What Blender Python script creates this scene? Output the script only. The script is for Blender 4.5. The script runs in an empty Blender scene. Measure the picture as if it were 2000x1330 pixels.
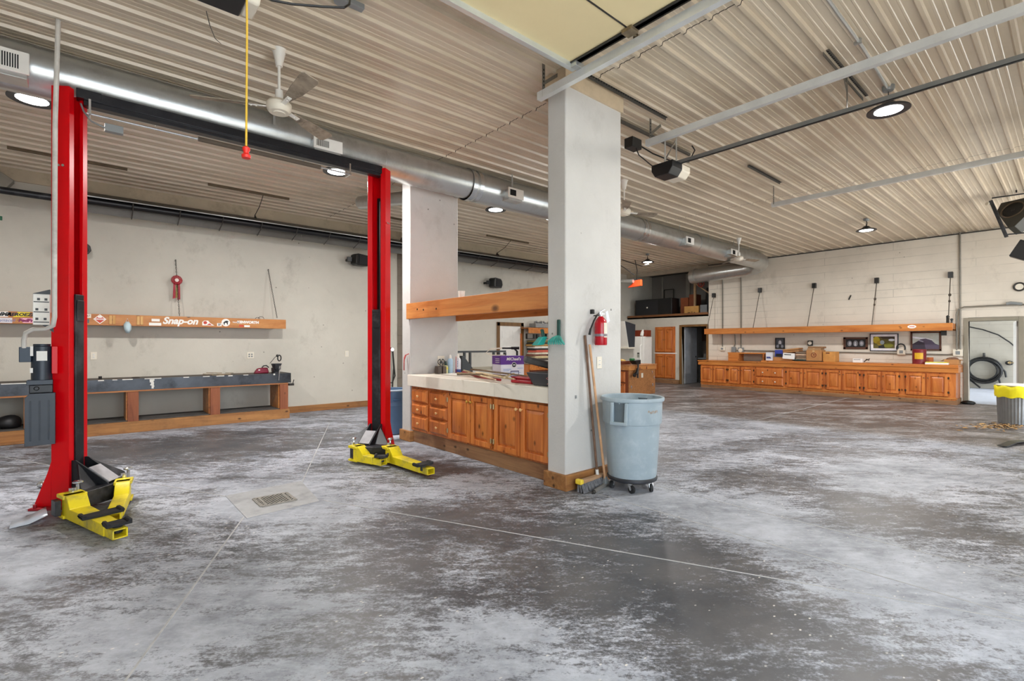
import bpy, math, random
from mathutils import Matrix, Vector
random.seed(7)
scene = bpy.context.scene
COL = scene.collection
PI = math.pi

# ---------------------------------------------------------------- camera
FPX, YAW, HY, CAMH = 957.86, 0.85645, 671.7, 1.40
cam_data = bpy.data.cameras.new('camera')
cam = bpy.data.objects.new('camera', cam_data)
COL.objects.link(cam)
cam.location = (0, 0, CAMH)
cam.rotation_euler = (PI/2, 0, YAW - PI/2)
cam_data.sensor_width = 36
cam_data.lens = 36*FPX/2000
cam_data.shift_y = (HY-665)/2000
cam_data.clip_start = 0.05
scene.camera = cam

# ---------------------------------------------------------------- world and exposure
world = bpy.data.worlds.new('sky'); scene.world = world
world.use_nodes = True
bg = world.node_tree.nodes['Background']
bg.inputs[0].default_value = (0.82, 0.91, 1.0, 1)
bg.inputs[1].default_value = 4.6
vs = scene.view_settings
vs.view_transform = 'Standard'; vs.look = 'None'; vs.gamma = 1; vs.use_curve_mapping = False
vs.exposure = 0.22
scene.cycles.max_bounces = 10
scene.cycles.diffuse_bounces = 6
scene.cycles.sample_clamp_indirect = 8
scene.cycles.use_denoising = True

# a high sun lights the yard and the sill strip of floor inside the open doors, behind the camera
sl = bpy.data.lights.new('sun', 'SUN'); sl.energy = 17.0; sl.angle = .01; sl.color = (1, .96, .9)
so_ = bpy.data.objects.new('sun', sl); COL.objects.link(so_); so_.location = (6, -12, 30)
so_.rotation_euler = Vector((.12, 1, -2.7)).to_track_quat('-Z', 'Y').to_euler()

# daylight portals in the open doorways (they only guide sky sampling)
def portal(name, loc, rot, sx, sy):
    l = bpy.data.lights.new(name, 'AREA'); l.shape = 'RECTANGLE'; l.size = sx; l.size_y = sy
    l.cycles.is_portal = True
    o = bpy.data.objects.new(name, l); COL.objects.link(o); o.location = loc; o.rotation_euler = rot
portal('daylight_bay', (0.75, -1.42, 1.83), (PI/2, 0, 0), 5.1, 3.7)
portal('daylight_added_bay', (11.75, -1.42, 1.83), (PI/2, 0, 0), 4.6, 3.7)  # unseen bay opening, added to bring daylight to the right wall

portal('daylight_side_room', (18.6, -1.5, 1.6), (PI/2, 0, 0), 5.2, 3.1)
portal('daylight_side_room', (19.4, 6.0, 1.6), (-PI/2, 0, 0), 3.6, 3.1)

# ---------------------------------------------------------------- helpers
FW = Vector((math.cos(YAW), math.sin(YAW), 0)); RT = Vector((math.sin(YAW), -math.cos(YAW), 0))
def ray(px, py):
    d = FW + RT*((px-1000)/FPX); d.z = -(py-HY)/FPX
    return d
CP = Vector((0, 0, CAMH))
def onZ(px, py, z=0.0): r = ray(px, py); return CP + r*((z-CAMH)/r.z)
def onX(px, py, x): r = ray(px, py); return CP + r*(x/r.x)
def onY(px, py, y): r = ray(px, py); return CP + r*(y/r.y)

def lin(h):
    if isinstance(h, (tuple, list)): return tuple(h[:3])
    h = h.lstrip('#'); v = [int(h[i:i+2], 16)/255 for i in (0, 2, 4)]
    return tuple(c/12.92 if c <= .04045 else ((c+.055)/1.055)**2.4 for c in v)

class MB:
    def __init__(s): s.v = []; s.f = []; s.M = Matrix()
    def add(s, vs, fs):
        b = len(s.v)
        s.v += [tuple(s.M @ Vector(p)) for p in vs]
        s.f += [tuple(b+i for i in f) for f in fs]
        return s
    def box(s, x0, y0, z0, x1, y1, z1):
        x0, x1 = min(x0, x1), max(x0, x1); y0, y1 = min(y0, y1), max(y0, y1); z0, z1 = min(z0, z1), max(z0, z1)
        return s.add([(x0,y0,z0),(x1,y0,z0),(x1,y1,z0),(x0,y1,z0),(x0,y0,z1),(x1,y0,z1),(x1,y1,z1),(x0,y1,z1)],
              [(0,3,2,1),(4,5,6,7),(0,1,5,4),(1,2,6,5),(2,3,7,6),(3,0,4,7)])
    def cbox(s, c, sx, sy, sz, rz=0, rx=0, ry=0):
        m = Matrix.Translation(c) @ Matrix.Rotation(rz,4,'Z') @ Matrix.Rotation(ry,4,'Y') @ Matrix.Rotation(rx,4,'X')
        o = s.M; s.M = o @ m; s.box(-sx/2,-sy/2,-sz/2,sx/2,sy/2,sz/2); s.M = o; return s
    def hexa(s, a, b):  # two quads (lists of 4 pts, ccw seen from outside of b side)
        return s.add(list(a)+list(b), [(3,2,1,0),(4,5,6,7),(0,1,5,4),(1,2,6,5),(2,3,7,6),(3,0,4,7)])
    def beam(s, p0, p1, w, h, up=(0,0,1)):
        p0, p1 = Vector(p0), Vector(p1); d = (p1-p0).normalized(); up = Vector(up)
        if abs(d.dot(up)) > .99: up = Vector((0,1,0))
        x = d.cross(up).normalized(); z = x.cross(d).normalized()
        q = [x*(-w/2)+z*(-h/2), x*(w/2)+z*(-h/2), x*(w/2)+z*(h/2), x*(-w/2)+z*(h/2)]
        return s.add([p0+k for k in q]+[p1+k for k in q], [(0,1,2,3),(7,6,5,4),(0,4,5,1),(1,5,6,2),(2,6,7,3),(3,7,4,0)])
    def cyl(s, p0, p1, r0, r1=None, n=16, cap=True):
        r1 = r0 if r1 is None else r1
        p0, p1 = Vector(p0), Vector(p1); d = (p1-p0).normalized()
        u = d.orthogonal().normalized(); w = d.cross(u)
        vs = []
        for p, r in ((p0,r0),(p1,r1)):
            for i in range(n):
                a = 2*PI*i/n; vs.append(p + (u*math.cos(a)+w*math.sin(a))*r)
        fs = [(i,(i+1)%n,n+(i+1)%n,n+i) for i in range(n)]
        if cap: fs += [tuple(range(n-1,-1,-1)), tuple(range(n,2*n))]
        return s.add(vs, fs)
    def tube(s, pts, r, n=8, closed=False):
        P = [Vector(p) for p in pts]; m = len(P); vs = []; fs = []; u = None
        for i, p in enumerate(P):
            if closed: d = P[(i+1)%m]-P[i-1]
            else: d = P[min(i+1,m-1)]-P[max(i-1,0)]
            d.normalize()
            if u is None: u = d.orthogonal().normalized()
            u = (u - d*u.dot(d))
            u = u.normalized() if u.length > 1e-6 else d.orthogonal().normalized()
            w = d.cross(u)
            rr = r[i] if isinstance(r, (list, tuple)) else r
            for k in range(n):
                a = 2*PI*k/n; vs.append(p+(u*math.cos(a)+w*math.sin(a))*rr)
        for i in range(m if closed else m-1):
            for k in range(n):
                a0 = i*n+k; a1 = i*n+(k+1)%n; j = (i+1)%m
                fs.append((a0,a1,j*n+(k+1)%n,j*n+k))
        if not closed: fs += [tuple(range(n-1,-1,-1)), tuple(range((m-1)*n,m*n))]
        return s.add(vs, fs)
    def lathe(s, prof, c=(0,0,0), n=32, sq=1.0):
        vs = []; fs = []; m = len(prof)
        for r, z in prof:
            for k in range(n):
                a = 2*PI*k/n; vs.append((c[0]+r*math.cos(a), c[1]+r*math.sin(a)*sq, c[2]+z))
        for i in range(m-1):
            for k in range(n):
                fs.append((i*n+k, i*n+(k+1)%n, (i+1)*n+(k+1)%n, (i+1)*n+k))
        if prof[0][0] > 1e-6: fs.append(tuple(range(n-1,-1,-1)))
        if prof[-1][0] > 1e-6: fs.append(tuple(range((m-1)*n, m*n)))
        return s.add(vs, fs)
    def prism(s, poly, a0, a1, axis='z'):
        n = len(poly)
        def mk(p, a):
            if axis == 'z': return (p[0], p[1], a)
            if axis == 'y': return (p[0], a, p[1])
            return (a, p[0], p[1])
        vs = [mk(p,a0) for p in poly]+[mk(p,a1) for p in poly]
        fs = [(i,(i+1)%n,n+(i+1)%n,n+i) for i in range(n)]+[tuple(range(n-1,-1,-1)), tuple(range(n,2*n))]
        return s.add(vs, fs)
    def ball(s, c, r, n=12, sc=(1,1,1)):
        vs = []; fs = []; m = n//2
        for i in range(m+1):
            t = PI*i/m
            for k in range(n):
                a = 2*PI*k/n
                vs.append((c[0]+sc[0]*r*math.sin(t)*math.cos(a), c[1]+sc[1]*r*math.sin(t)*math.sin(a), c[2]-sc[2]*r*math.cos(t)))
        for i in range(m):
            for k in range(n):
                fs.append((i*n+k, i*n+(k+1)%n, (i+1)*n+(k+1)%n, (i+1)*n+k))
        return s.add(vs, fs)
    split = 0
    def mesh(s, name, off=Vector((0,0,0)), rz=0, sharp=35, merge=True):
        import bmesh
        R = Matrix.Rotation(-rz,4,'Z')
        me = bpy.data.meshes.new(name)
        me.from_pydata([tuple(R @ (Vector(p)-off)) for p in s.v], [], s.f)
        if s.split:
            for i in range(s.split, len(me.polygons)): me.polygons[i].material_index = 1
        bm = bmesh.new(); bm.from_mesh(me)
        bmesh.ops.remove_doubles(bm, verts=bm.verts, dist=1e-5)
        bmesh.ops.recalc_face_normals(bm, faces=bm.faces)
        bm.to_mesh(me); bm.free()
        me.polygons.foreach_set('use_smooth', [True]*len(me.polygons))
        me.set_sharp_from_angle(angle=math.radians(sharp))
        return me

def bev(o, w, seg=2):
    if w:
        m = o.modifiers.new('bevel', 'BEVEL'); m.width = w; m.segments = seg; m.limit_method = 'ANGLE'; m.angle_limit = math.radians(40)
        m.harden_normals = False
    return o
def link(name, me, mat):
    o = bpy.data.objects.new(name, me); COL.objects.link(o)
    if mat is not None and not me.materials: me.materials.append(mat)
    return o
def tag(o, label, cat, group=None, kind=None):
    if label: o['label'] = label
    if cat: o['category'] = cat
    if group: o['group'] = group
    if kind: o['kind'] = kind
    return o
def thing(name, label, cat, loc=(0,0,0), rz=0, group=None):
    o = bpy.data.objects.new(name, None); COL.objects.link(o)
    o.empty_display_size = .1
    o.location = loc; o.rotation_euler = (0,0,rz)
    return tag(o, label, cat, group)
def absloc(o):
    v = Vector(o.location)
    while o.parent: o = o.parent; v += o.location
    return v
def part(t, name, mb, mat, bevel=0, world=True, label=None, sharp=35):
    """a part of t; world=True: the builder holds world coordinates"""
    if world:
        root = t
        while root.parent: root = root.parent
        me = mb.mesh(name, root.location.copy(), root.rotation_euler.z, sharp)
    else: me = mb.mesh(name, sharp=sharp)
    o = link(name, me, mat); o.parent = t
    if label: o['label'] = label
    return bev(o, bevel)
def solo(name, mb, mat, label, cat, group=None, bevel=0, loc=None, kind=None, sharp=35):
    """a thing that is one mesh; builder in world coordinates; origin moved to loc (its base)"""
    if loc is None:
        xs = [p[0] for p in mb.v]; ys = [p[1] for p in mb.v]; zs = [p[2] for p in mb.v]
        loc = Vector(((min(xs)+max(xs))/2, (min(ys)+max(ys))/2, min(zs)))
    loc = Vector(loc)
    o = link(name, mb.mesh(name, loc, sharp=sharp), mat); o.location = loc
    tag(o, label, cat, group, kind)
    return bev(o, bevel)
def struct(name, mb, mat, bevel=0, parent=None, sharp=35):
    o = link(name, mb.mesh(name, sharp=sharp), mat)
    if parent: o.parent = parent
    else: o['kind'] = 'structure'
    return bev(o, bevel)
def dup(root, loc, label=None, rz=None, group=None):
    r = root.copy(); COL.objects.link(r); r.location = loc
    if rz is not None: r.rotation_euler = (0,0,rz)
    if label: r['label'] = label
    if group: r['group'] = group
    def kids(src, dst):
        for ch in list(src.children):
            c = ch.copy(); COL.objects.link(c); c.parent = dst; kids(ch, c)
    kids(root, r)
    return r

def text_mb(body, size, origin, xdir, up, depth=.002, shear=0, bold=0, align='CENTER', sx=1.0):
    """lettering as real geometry, standing off a surface"""
    cu = bpy.data.curves.new('t', 'FONT'); cu.body = body; cu.size = size; cu.align_x = align; cu.align_y = 'CENTER'
    cu.extrude = depth/2; cu.shear = shear; cu.offset = bold; cu.resolution_u = 3
    o = bpy.data.objects.new('t', cu); COL.objects.link(o)
    dg = bpy.context.evaluated_depsgraph_get(); dg.update()
    me = bpy.data.meshes.new_from_object(o.evaluated_get(dg))
    x = Vector(xdir).normalized(); u = Vector(up).normalized(); z = x.cross(u)
    M = Matrix((x, u, z)).transposed().to_4x4(); M.translation = Vector(origin)
    mb = MB(); mb.M = M @ Matrix.Diagonal((sx,1,1,1))
    mb.add([tuple(v.co) for v in me.vertices], [tuple(p.vertices) for p in me.polygons])
    mb.M = Matrix()
    bpy.data.objects.remove(o); bpy.data.curves.remove(cu); bpy.data.meshes.remove(me)
    return mb

# ---------------------------------------------------------------- materials
MATS = {}
class NT:
    def __init__(s, name):
        s.m = bpy.data.materials.new(name); s.m.use_nodes = True
        s.t = s.m.node_tree; s.b = s.t.nodes['Principled BSDF']; s.co = None
    def n(s, typ, **kw):
        nd = s.t.nodes.new(typ)
        for k, v in kw.items():
            if k.startswith('i_'):
                key = k[2:]; nd.inputs[int(key) if key.isdigit() else key].default_value = v
            else: setattr(nd, k, v)
        return nd
    def l(s, a, b): s.t.links.new(a, b)
    def obj(s):
        if s.co is None: s.co = s.n('ShaderNodeTexCoord').outputs['Object']
        return s.co
    def mapping(s, scale, loc=(0,0,0), rot=(0,0,0), src=None):
        m = s.n('ShaderNodeMapping'); m.inputs['Scale'].default_value = scale; m.inputs['Location'].default_value = loc; m.inputs['Rotation'].default_value = rot
        s.l(src or s.obj(), m.inputs[0]); return m.outputs[0]
    def noise(s, scale, detail=4, rough=.55, vec=None, dist=0.0):
        n = s.n('ShaderNodeTexNoise'); n.inputs['Scale'].default_value = scale; n.inputs['Detail'].default_value = detail
        n.inputs['Roughness'].default_value = rough; n.inputs['Distortion'].default_value = dist
        s.l(vec or s.obj(), n.inputs['Vector']); return n.outputs['Fac']
    def ramp(s, fac, stops, interp='LINEAR'):
        r = s.n('ShaderNodeValToRGB'); r.color_ramp.interpolation = interp
        e = r.color_ramp.elements
        while len(e) < len(stops): e.new(.5)
        for i, (p, c) in enumerate(stops):
            e[i].position = p; e[i].color = (*lin(c), 1) if not isinstance(c, (int, float)) else (c, c, c, 1)
        s.l(fac, r.inputs[0]); return r.outputs[0]
    def mix(s, fac, a, b, mode='MIX'):
        m = s.n('ShaderNodeMix', data_type='RGBA', blend_type=mode)
        for k, v in ((0, fac), (6, a), (7, b)):
            if isinstance(v, (int, float)): m.inputs[k].default_value = v
            elif isinstance(v, (tuple, str)): m.inputs[k].default_value = (*lin(v), 1)
            else: s.l(v, m.inputs[k])
        return m.outputs[2]
    def math(s, op, a, b=None, c=None, clamp=False):
        m = s.n('ShaderNodeMath', operation=op); m.use_clamp = clamp
        for i, v in enumerate((a, b, c)):
            if v is None: continue
            if isinstance(v, (int, float)): m.inputs[i].default_value = v
            else: s.l(v, m.inputs[i])
        return m.outputs[0]
    def bump(s, h, strength=.3, dist=.01):
        b = s.n('ShaderNodeBump'); b.inputs['Strength'].default_value = strength; b.inputs['Distance'].default_value = dist
        s.l(h, b.inputs['Height']); s.l(b.outputs[0], s.b.inputs['Normal'])
    def col(s, c):
        if isinstance(c, (tuple, str)): s.b.inputs['Base Color'].default_value = (*lin(c), 1)
        else: s.l(c, s.b.inputs['Base Color'])
    def setp(s, rough=.5, metal=0, spec=.5):
        s.b.inputs['Roughness'].default_value = rough; s.b.inputs['Metallic'].default_value = metal
        s.b.inputs['Specular IOR Level'].default_value = spec
        return s.m

def mat(name, c, rough=.5, metal=0, var=.12, vs=6, bump=0, bs=60, dirt=None, spec=.5, dscale=3, damt=.5):
    """painted / plastic / metal surface with uneven tone and, if asked, dirt blotches"""
    if name in MATS: return MATS[name]
    t = NT(name); c = lin(c)
    f = t.noise(vs, 5, .6)
    lo = tuple(k*(1-var) for k in c); hi = tuple(min(1, k*(1+var)) for k in c)
    r = t.n('ShaderNodeMapRange'); r.inputs[1].default_value = .3; r.inputs[2].default_value = .7; t.l(f, r.inputs[0])
    cc = t.mix(r.outputs[0], lo, hi)
    if dirt:
        d = t.noise(dscale, 8, .68)
        d = t.ramp(d, [(.5-.0, 0.0), (.68, 1.0)])
        d = t.math('MULTIPLY', d, damt)
        cc = t.mix(d, cc, dirt)
    t.col(cc)
    if bump: t.bump(t.noise(bs, 3, .6), bump, .004)
    MATS[name] = t.setp(rough, metal, spec)
    return MATS[name]

def wood(name, c1, c2, axis=0, knots=True, rough=.45, dirt=0.0, kscale=3.8):
    if name in MATS: return MATS[name]
    t = NT(name)
    sc = [7, 7, 7]; sc[axis] = .7
    g = t.noise(1.0, 6, .65, t.mapping(tuple(sc)), 1.2)
    cc = t.mix(t.ramp(g, [(.35, 0.0), (.65, 1.0)]), c1, c2)
    sc2 = [60, 60, 60]; sc2[axis] = 2
    g2 = t.noise(1.0, 3, .5, t.mapping(tuple(sc2)))
    cc = t.mix(t.math('MULTIPLY', t.ramp(g2, [(.5, 0.0), (.75, 1.0)]), .2), cc, tuple(k*.45 for k in lin(c1)))
    if knots:
        sk = [1.0, 1.0, 1.0]; sk[axis] = .6
        v = t.n('ShaderNodeTexVoronoi'); v.inputs['Scale'].default_value = kscale*2
        t.l(t.mapping(tuple(sk), (.31,.17,.43)), v.inputs['Vector'])
        k = t.ramp(v.outputs['Distance'], [(.06, 1.0), (.11, .6), (.17, 0.0)])
        cc = t.mix(t.math('MULTIPLY', k, .85), cc, tuple(q*.13 for q in lin(c1)))
    if dirt:
        d = t.ramp(t.noise(2.5, 8, .7), [(.5, 0.0), (.7, 1.0)])
        cc = t.mix(t.math('MULTIPLY', d, dirt), cc, '#2b241f')
    t.col(cc); t.bump(g2, .12, .003)
    MATS[name] = t.setp(rough)
    return MATS[name]

def emit(name, c, s):
    t = NT(name); t.col(c); t.b.inputs['Emission Color'].default_value = (*lin(c), 1); t.b.inputs['Emission Strength'].default_value = s
    return t.setp(.4)

# --- setting materials
def floor_mat():
    t = NT('stained concrete')
    co = t.obj()
    # base: trowelled grey slab with pale dusty bloom
    sw = t.mapping((1, 2.3, 1), (0,0,0), (0,0,0), t.mapping((1,1,1), (0,0,0), (0,0,.72)))      # swept along one direction
    base = t.mix(t.ramp(t.noise(1.1, 12, .74), [(.36, 0.0), (.62, 1.0)]), '#757981', '#b4b8c2')
    base = t.mix(t.math('MULTIPLY', t.ramp(t.noise(5, 10, .8, sw), [(.46, 0.0), (.66, 1.0)]), .6), base, '#c0c5ce')
    # oil and rubber grime: fractal field with bias where the stains lie
    big = t.noise(.75, 15, .78, sw, .4)
    spots = [(1.6,7.6,1.7,1.0,.26),(.5,8.3,1.4,.8,.18),(3.15,4.7,.55,.45,.22),(2.0,3.0,.8,.7,.20),(2.2,2.0,.75,.8,.22),(2.5,1.0,.7,.75,.26),
             (3.0,1.55,.35,.3,.12),(5.35,2.2,.8,.45,.16),(5.0,1.0,.55,.65,.24),(5.5,3.3,.6,.35,.14),(.05,3.7,.35,.35,.12),
             (7.2,2.4,.9,.8,.10),(1.3,2.4,.4,.45,.10),(3.0,2.2,.5,.5,.13),(-.6,8.8,1.0,.8,.1),
             (1.5,1.7,.45,.6,-.2),(.2,2.9,.7,.6,-.10),(3.3,.55,.45,.5,-.2),(-.4,4.7,.5,.7,-.16),(3.9,1.6,.3,2.2,-.24),(1.28,4.77,.42,.46,-.5),(6.6,1.2,.9,.7,-.16),(7.6,4.2,1.4,1.6,-.06)]
    acc = None
    for cx, cy, rx, ry, w in spots:
        m = t.mapping((1/rx, 1/ry, 0), (-cx/rx, -cy/ry, 0))
        ln = t.n('ShaderNodeVectorMath', operation='LENGTH'); t.l(m, ln.inputs[0])
        mr = t.n('ShaderNodeMapRange', interpolation_type='SMOOTHSTEP')
        mr.inputs[1].default_value = 1.7; mr.inputs[2].default_value = .2; mr.inputs[3].default_value = 0; mr.inputs[4].default_value = w
        t.l(ln.outputs['Value'], mr.inputs[0])
        acc = mr.outputs[0] if acc is None else t.math('ADD', acc, mr.outputs[0])
    sep = t.n('ShaderNodeSeparateXYZ'); t.l(co, sep.inputs[0])
    far = t.n('ShaderNodeMapRange', interpolation_type='SMOOTHSTEP'); far.inputs[1].default_value = 8.9; far.inputs[2].default_value = 9.6; far.inputs[4].default_value = 1.0
    t.l(sep.outputs[0], far.inputs[0])
    mid = t.noise(2.6, 12, .8, sw, .3)
    fld = t.math('ADD', t.math('ADD', big, t.math('MULTIPLY', acc, .62)), t.math('MULTIPLY', far.outputs[0], .085))
    fld = t.math('ADD', fld, t.math('MULTIPLY', t.math('SUBTRACT', mid, .5), .55))
    fine = t.noise(9, 10, .82, sw)
    fine2 = t.noise(55, 3, .7)
    fld = t.math('ADD', fld, t.math('MULTIPLY', t.math('SUBTRACT', fine, .5), .95))
    fld = t.math('ADD', fld, t.math('MULTIPLY', t.math('SUBTRACT', fine2, .5), .40))
    k = t.ramp(fld, [(.465, 0.0), (.545, .60), (.64, 1.0)])
    dark = t.mix(t.ramp(t.noise(1.7, 6, .6), [(.4, 0.0), (.6, 1.0)]), '#36373b', '#4d4b4b')
    brown = t.math('MULTIPLY', t.math('DIVIDE', far.outputs[0], 1.0), .9)
    dark = t.mix(brown, dark, '#3d3129')
    base = t.mix(t.math('MULTIPLY', brown, .6), base, '#958778')
    c = t.mix(t.math('MULTIPLY', k, .93), base, dark)
    # scraps of chalky paint and grit
    v = t.n('ShaderNodeTexVoronoi'); v.inputs['Scale'].default_value = 11; t.l(t.mapping((1,1.7,1)), v.inputs['Vector'])
    gr = t.math('MULTIPLY', t.ramp(v.outputs['Distance'], [(.07, 1.0), (.11, 0.0)]), t.ramp(t.noise(1.3, 6, .7), [(.45, 0.0), (.58, .85)]))
    c = t.mix(gr, c, '#dcd8d0')
    t.col(c)
    t.bump(t.math('ADD', fine, t.math('MULTIPLY', fine2, .5)), .16, .004)
    rr = t.n('ShaderNodeMapRange'); rr.inputs[3].default_value = .62; rr.inputs[4].default_value = .42; t.l(k, rr.inputs[0])
    m = t.setp(.5); t.l(rr.outputs[0], t.b.inputs['Roughness'])
    return m
M_FLOOR = floor_mat()

def wall_mat(name, c, course=0.0, bump=.25, bs=22, smudge='#6d6456', samt=.4, axis=0, bl=.4):
    t = NT(name)
    f = t.ramp(t.noise(.8, 8, .65), [(.3, 0.0), (.7, 1.0)])
    cc = t.mix(f, tuple(k*.90 for k in lin(c)), tuple(min(1,k*1.06) for k in lin(c)))
    sm = t.math('MULTIPLY', t.ramp(t.noise(1.6, 10, .78, t.mapping((1,1,.7),(2,5,1))), [(.55, 0.0), (.75, 1.0)]), samt)
    cc = t.mix(sm, cc, smudge)
    sp = t.n('ShaderNodeTexVoronoi'); sp.inputs['Scale'].default_value = 3.3; t.l(t.obj(), sp.inputs['Vector'])
    cc = t.mix(t.math('MULTIPLY', t.ramp(sp.outputs['Distance'], [(.03, 1.0), (.045, 0.0)]), .7), cc, '#4a443c')
    h = t.noise(bs, 5, .65)
    if course:
        br = t.n('ShaderNodeTexBrick'); br.inputs['Scale'].default_value = 1
        br.inputs['Brick Width'].default_value = bl; br.inputs['Row Height'].default_value = .2
        br.inputs['Mortar Size'].default_value = .007; br.inputs['Mortar Smooth'].default_value = .6
        br.inputs['Color1'].default_value = (1,1,1,1); br.inputs['Color2'].default_value = (.93,.93,.93,1); br.inputs['Mortar'].default_value = (0,0,0,1)
        sx = t.n('ShaderNodeSeparateXYZ'); t.l(t.obj(), sx.inputs[0]); cx = t.n('ShaderNodeCombineXYZ')
        t.l(sx.outputs[1 if axis else 0], cx.inputs[0]); t.l(sx.outputs[2], cx.inputs[1]); t.l(cx.outputs[0], br.inputs['Vector'])
        patch = t.ramp(t.noise(.9, 4, .6, t.mapping((.5,.5,2))), [(.42, .15), (.6, 1.0)])
        cc = t.mix(t.math('MULTIPLY', t.math('MULTIPLY', br.outputs['Fac'], patch), course), cc, tuple(k*.42 for k in lin(c)))
        h = t.math('SUBTRACT', t.math('MULTIPLY', h, .5), t.math('MULTIPLY', br.outputs['Fac'], .8))
    t.col(cc); t.bump(h, bump, .006)
    return t.setp(.75, 0, .3)
M_WALLA = wall_mat('painted plaster', '#cbc6ba')
M_WALLB = wall_mat('painted block', '#ddd4c6', course=.6, axis=1, samt=.3, bl=3.1)
M_BLOCK = wall_mat('bare block', '#7d7367', course=.9, axis=0, bl=.2)
M_PIER = wall_mat('textured white plaster', '#cac8c4', bump=.55, bs=38, samt=.22)
M_GREYW = wall_mat('loft plaster', '#8e8a84', samt=.25)
def ceil_mat():
    t = NT('ribbed ceiling steel')
    f = t.noise(1.0, 6, .65, t.mapping((.25,3.0,1)))
    cc = t.mix(t.ramp(f, [(.3, 0.0), (.7, 1.0)]), '#beae96', '#d9ccb8')
    g = t.ramp(t.noise(.55, 9, .7, t.mapping((1,1.3,1),(4,2,0))), [(.52, 0.0), (.75, 1.0)])
    cc = t.mix(t.math('MULTIPLY', g, .45), cc, '#7d6a4f')
    t.col(cc)
    return t.setp(.3, 0, .7)
M_CEIL = ceil_mat()
M_GALV = mat('galvanised steel', '#c2c5c4', .3, .8, .1, 3, dirt='#6e6a63', damt=.4)
M_TRACK = mat('track steel', '#d9dcdc', .4, .45, .1, 4)
M_DARKST = mat('dark steel', '#3a3835', .5, .5, .2, 8)
M_BLACK = mat('black plastic', '#141414', .42, 0, .2, 6)
M_BLACKM = mat('black painted steel', '#1a1c20', .4, .1, .25, 5, dirt='#77757a', damt=.35)
M_RED = mat('red lift paint', '#d8000e', .35, 0, .06, 3, dirt='#a00818', damt=.2, spec=.3)
M_YEL = mat('yellow arm paint', '#ecd61c', .42, 0, .08, 4, dirt='#7d765c', damt=.6, dscale=6)
M_WHITE = mat('white enamel', '#e9e6df', .4, 0, .05, 4)
M_IVORY = mat('ivory plastic', '#e4dccb', .45, 0, .05, 4)
M_CAB = wood('honey pine cabinet', '#b05a26', '#d8843f', 2, True, .36, .08)
M_CABH = wood('honey pine board', '#b06224', '#d08640', 1, True, .4, .08)
M_HEAD = wood('pine header board', '#b5672a', '#d08a48', 1, True, .45, .05, 1.6)
M_SHELFA = wood('pine shelf board', '#ad672e', '#c98a4c', 0, True, .45, .12)
M_RWD = wood('redwood post', '#7a4228', '#9a5a38', 2, True, .6, .3)
M_PLANKX = wood('worn plank along wall', '#8a5a30', '#b07c46', 0, True, .6, .35)
M_PLANKY = wood('worn plank along cabinets', '#7d563a', '#a07852', 1, True, .65, .4)
M_CHIP = mat('particle board', '#a06a3a', .7, 0, .3, 30, dirt='#5a3a22', damt=.4)
M_CARD = mat('cardboard', '#b5814e', .75, 0, .1, 5)
M_TOP = mat('cream laminate', '#e6e0d2', .4, 0, .03, 4, dirt='#b5ab96', damt=.25)
M_KNOB = mat('pale wooden knob', '#e0b277', .4, 0, .08, 20)
M_BRASS = mat('hinge brass', '#b9a57c', .35, .9, .1, 20)
M_CHROME = mat('bright metal', '#d6d8da', .2, .95, .04, 8)
M_RUBBER = mat('black rubber', '#1d1d1f', .75, 0, .2, 20, dirt='#6b6a6c', damt=.4)
M_GREY = mat('grey enamel', '#8b8f90', .45, .2, .08, 5)
M_GLOW = emit('lamp diffuser', '#ffffff', 14)
M_PAPER = mat('paper', '#eceae6', .8, 0, .03, 4)
# ================================================================ THE SETTING
ZC = 4.05; YA = 10.45; XB = 15.65; YF = -1.45; XL = -4.5
struct('floor', MB().box(XL, YF, -.15, XB+.12, 11.4, 0).box(XB+.12, 6.4, -.15, 17.5, 11.4, 0), M_FLOOR)
struct('floor_beyond', MB().box(XB+.12, -1.5, -.15, 21.5, 6.4, -.004), mat('pale swept concrete', '#b4b9c4', .7, 0, .1, 1.5, dirt='#85858c', damt=.35))
struct('floor_outside', MB().box(-14, -16, -.2, 30, YF, -.03), mat('apron concrete', '#b3b2ae', .8, 0, .1, 2))

# ceiling: ribbed steel sheets, three lengths lapped end to end
def ribbed(x0, x1, dz):
    P = .2286; mb = MB(); prof = []; y = YF
    while y < 11.35:
        for dy, z in ((0, 0), (.060, 0), (.066, -.004), (.078, -.004), (.084, 0), (.122, 0), (.128, -.004), (.140, -.004), (.146, 0), (.176, 0), (.186, -.026), (.213, -.026)):
            prof.append((y+dy, ZC+z+dz))
        y += P
    n = len(prof)
    vs = [(x0, a, b) for a, b in prof]+[(x1, a, b) for a, b in prof]
    return mb.add(vs, [(i, i+1, n+i+1, n+i) for i in range(n-1)])
cm = MB()
for x0, x1, dz in ((XL, 3.815, 0), (3.825, 9.44, .0), (9.45, XB, 0)):
    r = ribbed(x0, x1, dz); cm.add(r.v, r.f)
struct('ceiling', cm, M_CEIL, sharp=12)
struct('ceiling_deck', MB().box(XL-.2, YF-.2, 4.09, 17.6, 11.6, 4.2), M_DARKST)
struct('ceiling_beyond', MB().box(XB+.2, -.55, 3.2, 21.6, 5.2, 3.3), M_WALLB)  # unseen; kept short at both ends so daylight brightens the side room

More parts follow.
